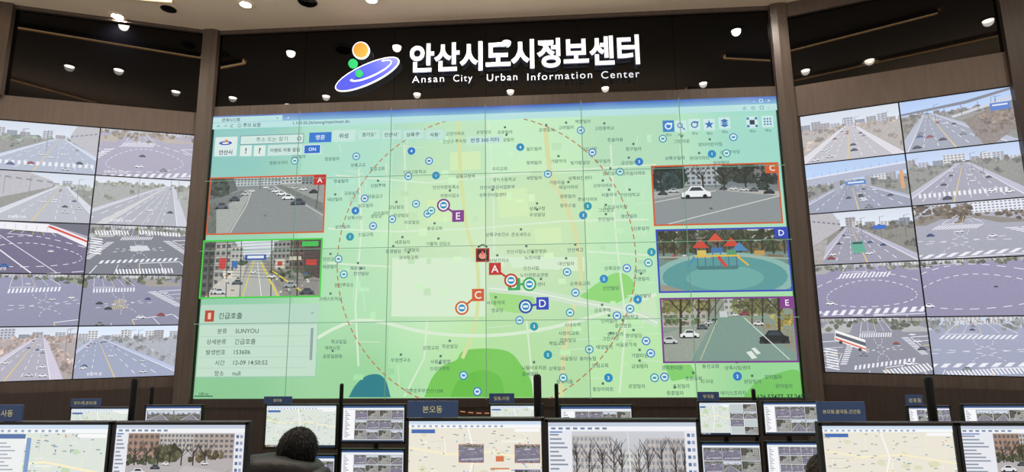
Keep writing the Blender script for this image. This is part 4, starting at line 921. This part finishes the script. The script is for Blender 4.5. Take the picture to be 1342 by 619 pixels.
def post(px,py,wpx,y,desk):
    t=at_y(px,py,y); w=wpx/FPX*(y-CAMP[1])
    e=empty('desk_post','slim black upright post standing on the operator desk','post',(t[0],y,desk),group='slim black desk posts')
    lathe('pole',[(w/2,.02),(w/2,t[2]-desk-.01),(w*.35,t[2]-desk)],M_BLACKM,e,20)
    lathe('post_base',[(w*1.6,0),(w*1.6,.02),(w*.6,.03)],M_BLACKM,e,24)
post(704,491,10,YN+.2,DN); post(1216,494,10,YN+.2,DN); post(177,496,8,YN+.2,DN)
for x,y,w in ((448,503,5),(200,507,5),(729,503,5),(987,510,5)): post(x,y,w,YF+.22,.72)
def desk(x0,x1,y0,y1,z,zf,grp):
    e=empty('desk','long laminate control room desk with cable panel','desk',((x0+x1)/2,(y0+y1)/2,zf),group=grp)
    w=(x1-x0)/2;d=(y1-y0)/2;h=z-zf
    box('desktop',(-w,w,-d,d,h-.03,h),M_DESK,e,bevel=.004)
    for sx in(-1,1): box('side_panel',(min(sx*w,sx*(w-.03)),max(sx*w,sx*(w-.03)),-d+.05,d-.05,0,h-.03),M_DESK,e)
    box('back_panel',(-w+.03,w-.03,d-.08,d-.06,.08,h-.03),M_BLACK,e)
for a,b in ((-4.4,-2.35),(-1.8,-.35),(.2,2.0),(2.05,3.6),(3.65,5.6)): desk(a,b,-2.85,-2.05,.72,0,'front row desks')
for a,b in ((-2.2,-.75),(-.1,1.65),(1.7,3.7)): desk(a,b,-4.8,-4.1,DN,.3,'rear row desks')
# ------------------------------------------------------------------ people and chairs
def chair(x,y,z=0):
    e=empty('office_chair','black mesh office swivel chair occupied by operator','chair',(x,y,z),group='operator chairs')
    V,F=[],[]; boxg(-.24,.24,-.22,.24,.40,.47,V,F); mesh('seat',V,F,M_CHAIR,e,bevel=.03)
    V=[];F=[]
    for j in range(7):
        for i in range(7):
            u=-1+2*i/6; t=j/6; V.append((u*.22*(1-.15*t*t),-.25-.04*t+.05*u*u,.55+.40*t))
    for j in range(7):
        for i in range(7):
            v=V[j*7+i]; V.append((v[0],v[1]-.03,v[2]))
    for j in range(6):
        for i in range(6):
            a=j*7+i; F.append((a,a+1,a+8,a+7)); b=a+49; F.append((b,b+7,b+8,b+1))
    for i in range(6):
        F.append((i,i+49,i+50,i+1)); F.append((42+i,43+i,92+i,91+i)); F.append((7*i,7*i+7,7*i+56,7*i+49)); F.append((7*i+6,7*i+55,7*i+62,7*i+13))
    mesh('backrest',V,F,M_CHAIR,e,smooth=True)
    boxes('back_support',[(-.03,.03,-.32,-.28,.38,.7),(-.03,.03,-.30,0,.37,.40)],M_BLACK,e)
    lathe('gas_lift',[(.03,.1),(.03,.39)],M_BLACKM,e,16)
    for k in range(5):
        a=k*1.2566
        V,F=[],[]; boxg(0,.30,-.02,.02,.07,.105,V,F); c_,s_=math.cos(a),math.sin(a)
        V=[(v[0]*c_-v[1]*s_,v[0]*s_+v[1]*c_,v[2]) for v in V]; mesh('leg',V,F,M_BLACK,e)
        lathe('caster',[(.03,0),(.032,.03),(.03,.065)],M_BLACK,e,12,loc=(.28*c_,.28*s_,0))
def skin(name,vs,es,mat,parent,sub=2,root=0):
    me=bpy.data.meshes.new(name); me.from_pydata([v[:3] for v in vs],es,[]); me.materials.append(mat)
    ob=bpy.data.objects.new(name,me); COL.objects.link(ob); ob.parent=parent
    mo=ob.modifiers.new('skin','SKIN'); mo.use_smooth_shade=True
    for i,v in enumerate(vs):
        sv=me.skin_vertices[0].data[i]; rr=v[3] if isinstance(v[3],tuple) else (v[3],v[3]); sv.radius=rr; sv.use_root=(i==root)
    s=ob.modifiers.new('s','SUBSURF'); s.levels=sub; s.render_levels=sub
    return ob
def person(x,y,hair,lab_,dz=0.0,seed=3):
    e=empty('person',lab_,'person',(x,y,0))
    Z=lambda z:z+dz*max(0,(z-.6)/.7)
    vs=[(0,0,.58,(.15,.11)),(0,0,.74,(.14,.10)),(0,.03,Z(.94),(.16,.11)),(0,.05,Z(1.10),(.13,.09)),(0,.08,Z(1.17),.055),(0,.11,Z(1.22),.06),(0,.14,Z(1.29),(.078,.092)),(0,.14,Z(1.36),(.06,.07))]
    es=[(i,i+1) for i in range(7)]
    for s in (-1,1):
        b=len(vs)
        vs+=[(s*.10,.04,.57,.09),(s*.13,.46,.57,.062),(s*.13,.44,.12,.042),(s*.14,.56,.045,.038)]
        es+=[(0,b),(b,b+1),(b+1,b+2),(b+2,b+3)]
        b=len(vs)
        vs+=[(s*.17,.05,Z(1.12),.058),(s*.24,.13,.86,.045),(s*.19,.42,.765,.03),(s*.18,.50,.755,.026)]
        es+=[(3,b),(b,b+1),(b+1,b+2),(b+2,b+3)]
        h=b+3
        for k,(dx,l) in enumerate(((-.028,.075),(-.01,.085),(.009,.08),(.027,.062))):
            q=len(vs); vs+=[(s*.18+dx,.53,.752,.010),(s*.18+dx*1.2,.53+l*.6,.748,.009),(s*.18+dx*1.25,.53+l,.738,.008)]
            es+=[(h,q),(q,q+1),(q+1,q+2)]
        q=len(vs); vs+=[(s*(.18-.035),.49,.748,.011),(s*(.18-.055),.525,.742,.010)]; es+=[(h,q),(q,q+1)]
    skin('body',vs,es,M_SKIN,e)
    vs=[(0,-.01,.60,(.20,.16)),(0,-.01,.76,(.21,.165)),(0,.02,Z(.94),(.24,.17)),(0,.04,Z(1.11),(.22,.15)),(0,.05,Z(1.19),(.15,.13))]
    es=[(i,i+1) for i in range(4)]
    for s in (-1,1):
        b=len(vs); vs+=[(s*.19,.04,Z(1.15),.11),(s*.27,.12,.86,.085),(s*.21,.38,.785,.055)]; es+=[(3,b),(b,b+1),(b+1,b+2)]
    skin('jacket',vs,es,M_JACK,e)
    vs=[(0,0,.56,(.16,.13))]; es=[]
    for s in (-1,1):
        b=len(vs); vs+=[(s*.10,.06,.565,.105),(s*.13,.46,.575,.078),(s*.13,.44,.16,.058)]; es+=[(0,b),(b,b+1),(b+1,b+2)]
    skin('trousers',vs,es,M_PANTS,e)
    for s in (-1,1): skin('shoe',[(s*.13,.42,.05,.045),(s*.135,.52,.045,.048),(s*.14,.62,.035,.036)],[(0,1),(1,2)],M_BLACK,e)
    def blob(name,c,rx,ry,rz_,mat,cut=None,jit=0,seed=1,n=26,m_=18):
        r=random.Random(seed); V=[];F=[]
        for j in range(m_+1):
            th=math.pi*j/m_
            for i in range(n):
                ph_=2*math.pi*i/n; k=1+r.uniform(-jit,jit)
                xx=rx*k*math.sin(th)*math.cos(ph_); yy=ry*k*math.sin(th)*math.sin(ph_); zz=rz_*k*math.cos(th)
                if cut and yy>cut[0] and zz<cut[1]: yy=cut[0]
                V.append((c[0]+xx,c[1]+yy,c[2]+zz))
        for j in range(m_):
            for i in range(n): F.append((j*n+i,(j+1)*n+i,(j+1)*n+(i+1)%n,j*n+(i+1)%n))
        return mesh(name,V,F,mat,e,smooth=True)
    h0=blob('hair',(0,.13,Z(1.30)),.118,.122,.125,hair,(.03,.04),.02,seed)
    r=random.Random(seed+5); V=[v.co[:] for v in h0.data.vertices]; F=[tuple(q.vertices) for q in h0.data.polygons]
    hc=Vector((0,.13,Z(1.30)))
    for i in range(420):
        th=r.uniform(0,1.9); ph_=r.uniform(0,6.283)
        n_=Vector((math.sin(th)*math.cos(ph_),math.sin(th)*math.sin(ph_),math.cos(th)))
        if n_.y>.4 and n_.z<.4: continue
        down=(Vector((0,0,-1))-n_*(-n_.z)); down=down.normalized() if down.length>.05 else Vector((r.uniform(-1,1),r.uniform(-1,1),0)).normalized()
        c=hc+n_*.117; t=n_.cross(down).normalized()
        tip=c+n_*r.uniform(.004,.014)+down*r.uniform(.02,.045)+t*r.uniform(-.015,.015); b=len(V)
        V+=[tuple(c+t*.007),tuple(c-t*.007),tuple(tip)]; F.append((b,b+1,b+2))
    me=bpy.data.meshes.new('hair'); me.from_pydata(V,[],F); me.materials.append(hair); h0.data=me
    for s in (-1,1): blob('ear',(s*.092,.15,Z(1.275)),.012,.02,.032,M_SKIN)
    blob('nose',(0,.245,Z(1.27)),.013,.02,.022,M_SKIN)
    for s in (-1,1): blob('eye',(s*.032,.22,Z(1.295)),.013,.012,.008,M_WHITE2)
    blob('mouth',(0,.23,Z(1.23)),.024,.01,.007,M_ORANGE)
    V=[];F=[]; n,m_=32,14; r=random.Random(9)
    for i in range(n):
        a=2*math.pi*i/n; R0=.125; back=max(0,-math.sin(a))
        for j in range(m_):
            b=2*math.pi*j/m_; rr=(.055+.04*back)*(1+r.uniform(-.05,.05))
            V.append(((R0+rr*math.cos(b))*math.cos(a)*1.3-.04,.06+(R0+rr*math.cos(b))*math.sin(a),Z(1.215)+.012*back+rr*.8*math.sin(b)-.02*math.cos(a)))
    for i in range(n):
        for j in range(m_): F.append((i*m_+j,((i+1)%n)*m_+j,((i+1)%n)*m_+(j+1)%m_,i*m_+(j+1)%m_))
    mesh('hood',V,F,M_JACK,e,smooth=True)
PY=-3.42
q=at_y(378,572,PY); person(q[0],PY,M_HAIR,'person seen from behind in black padded hooded jacket, seated'); chair(q[0],PY)
q=at_y(1100,600,PY); person(q[0],PY,M_HAIRB,'person with brown hair in dark jacket, seated at monitors',-.14,8); chair(q[0],PY)
# ------------------------------------------------------------------ ambient light
w=bpy.data.worlds.new('w'); scene.world=w; w.use_nodes=True
bg=w.node_tree.nodes['Background']; bg.inputs[0].default_value=(1.0,.93,.86,1); bg.inputs[1].default_value=.6
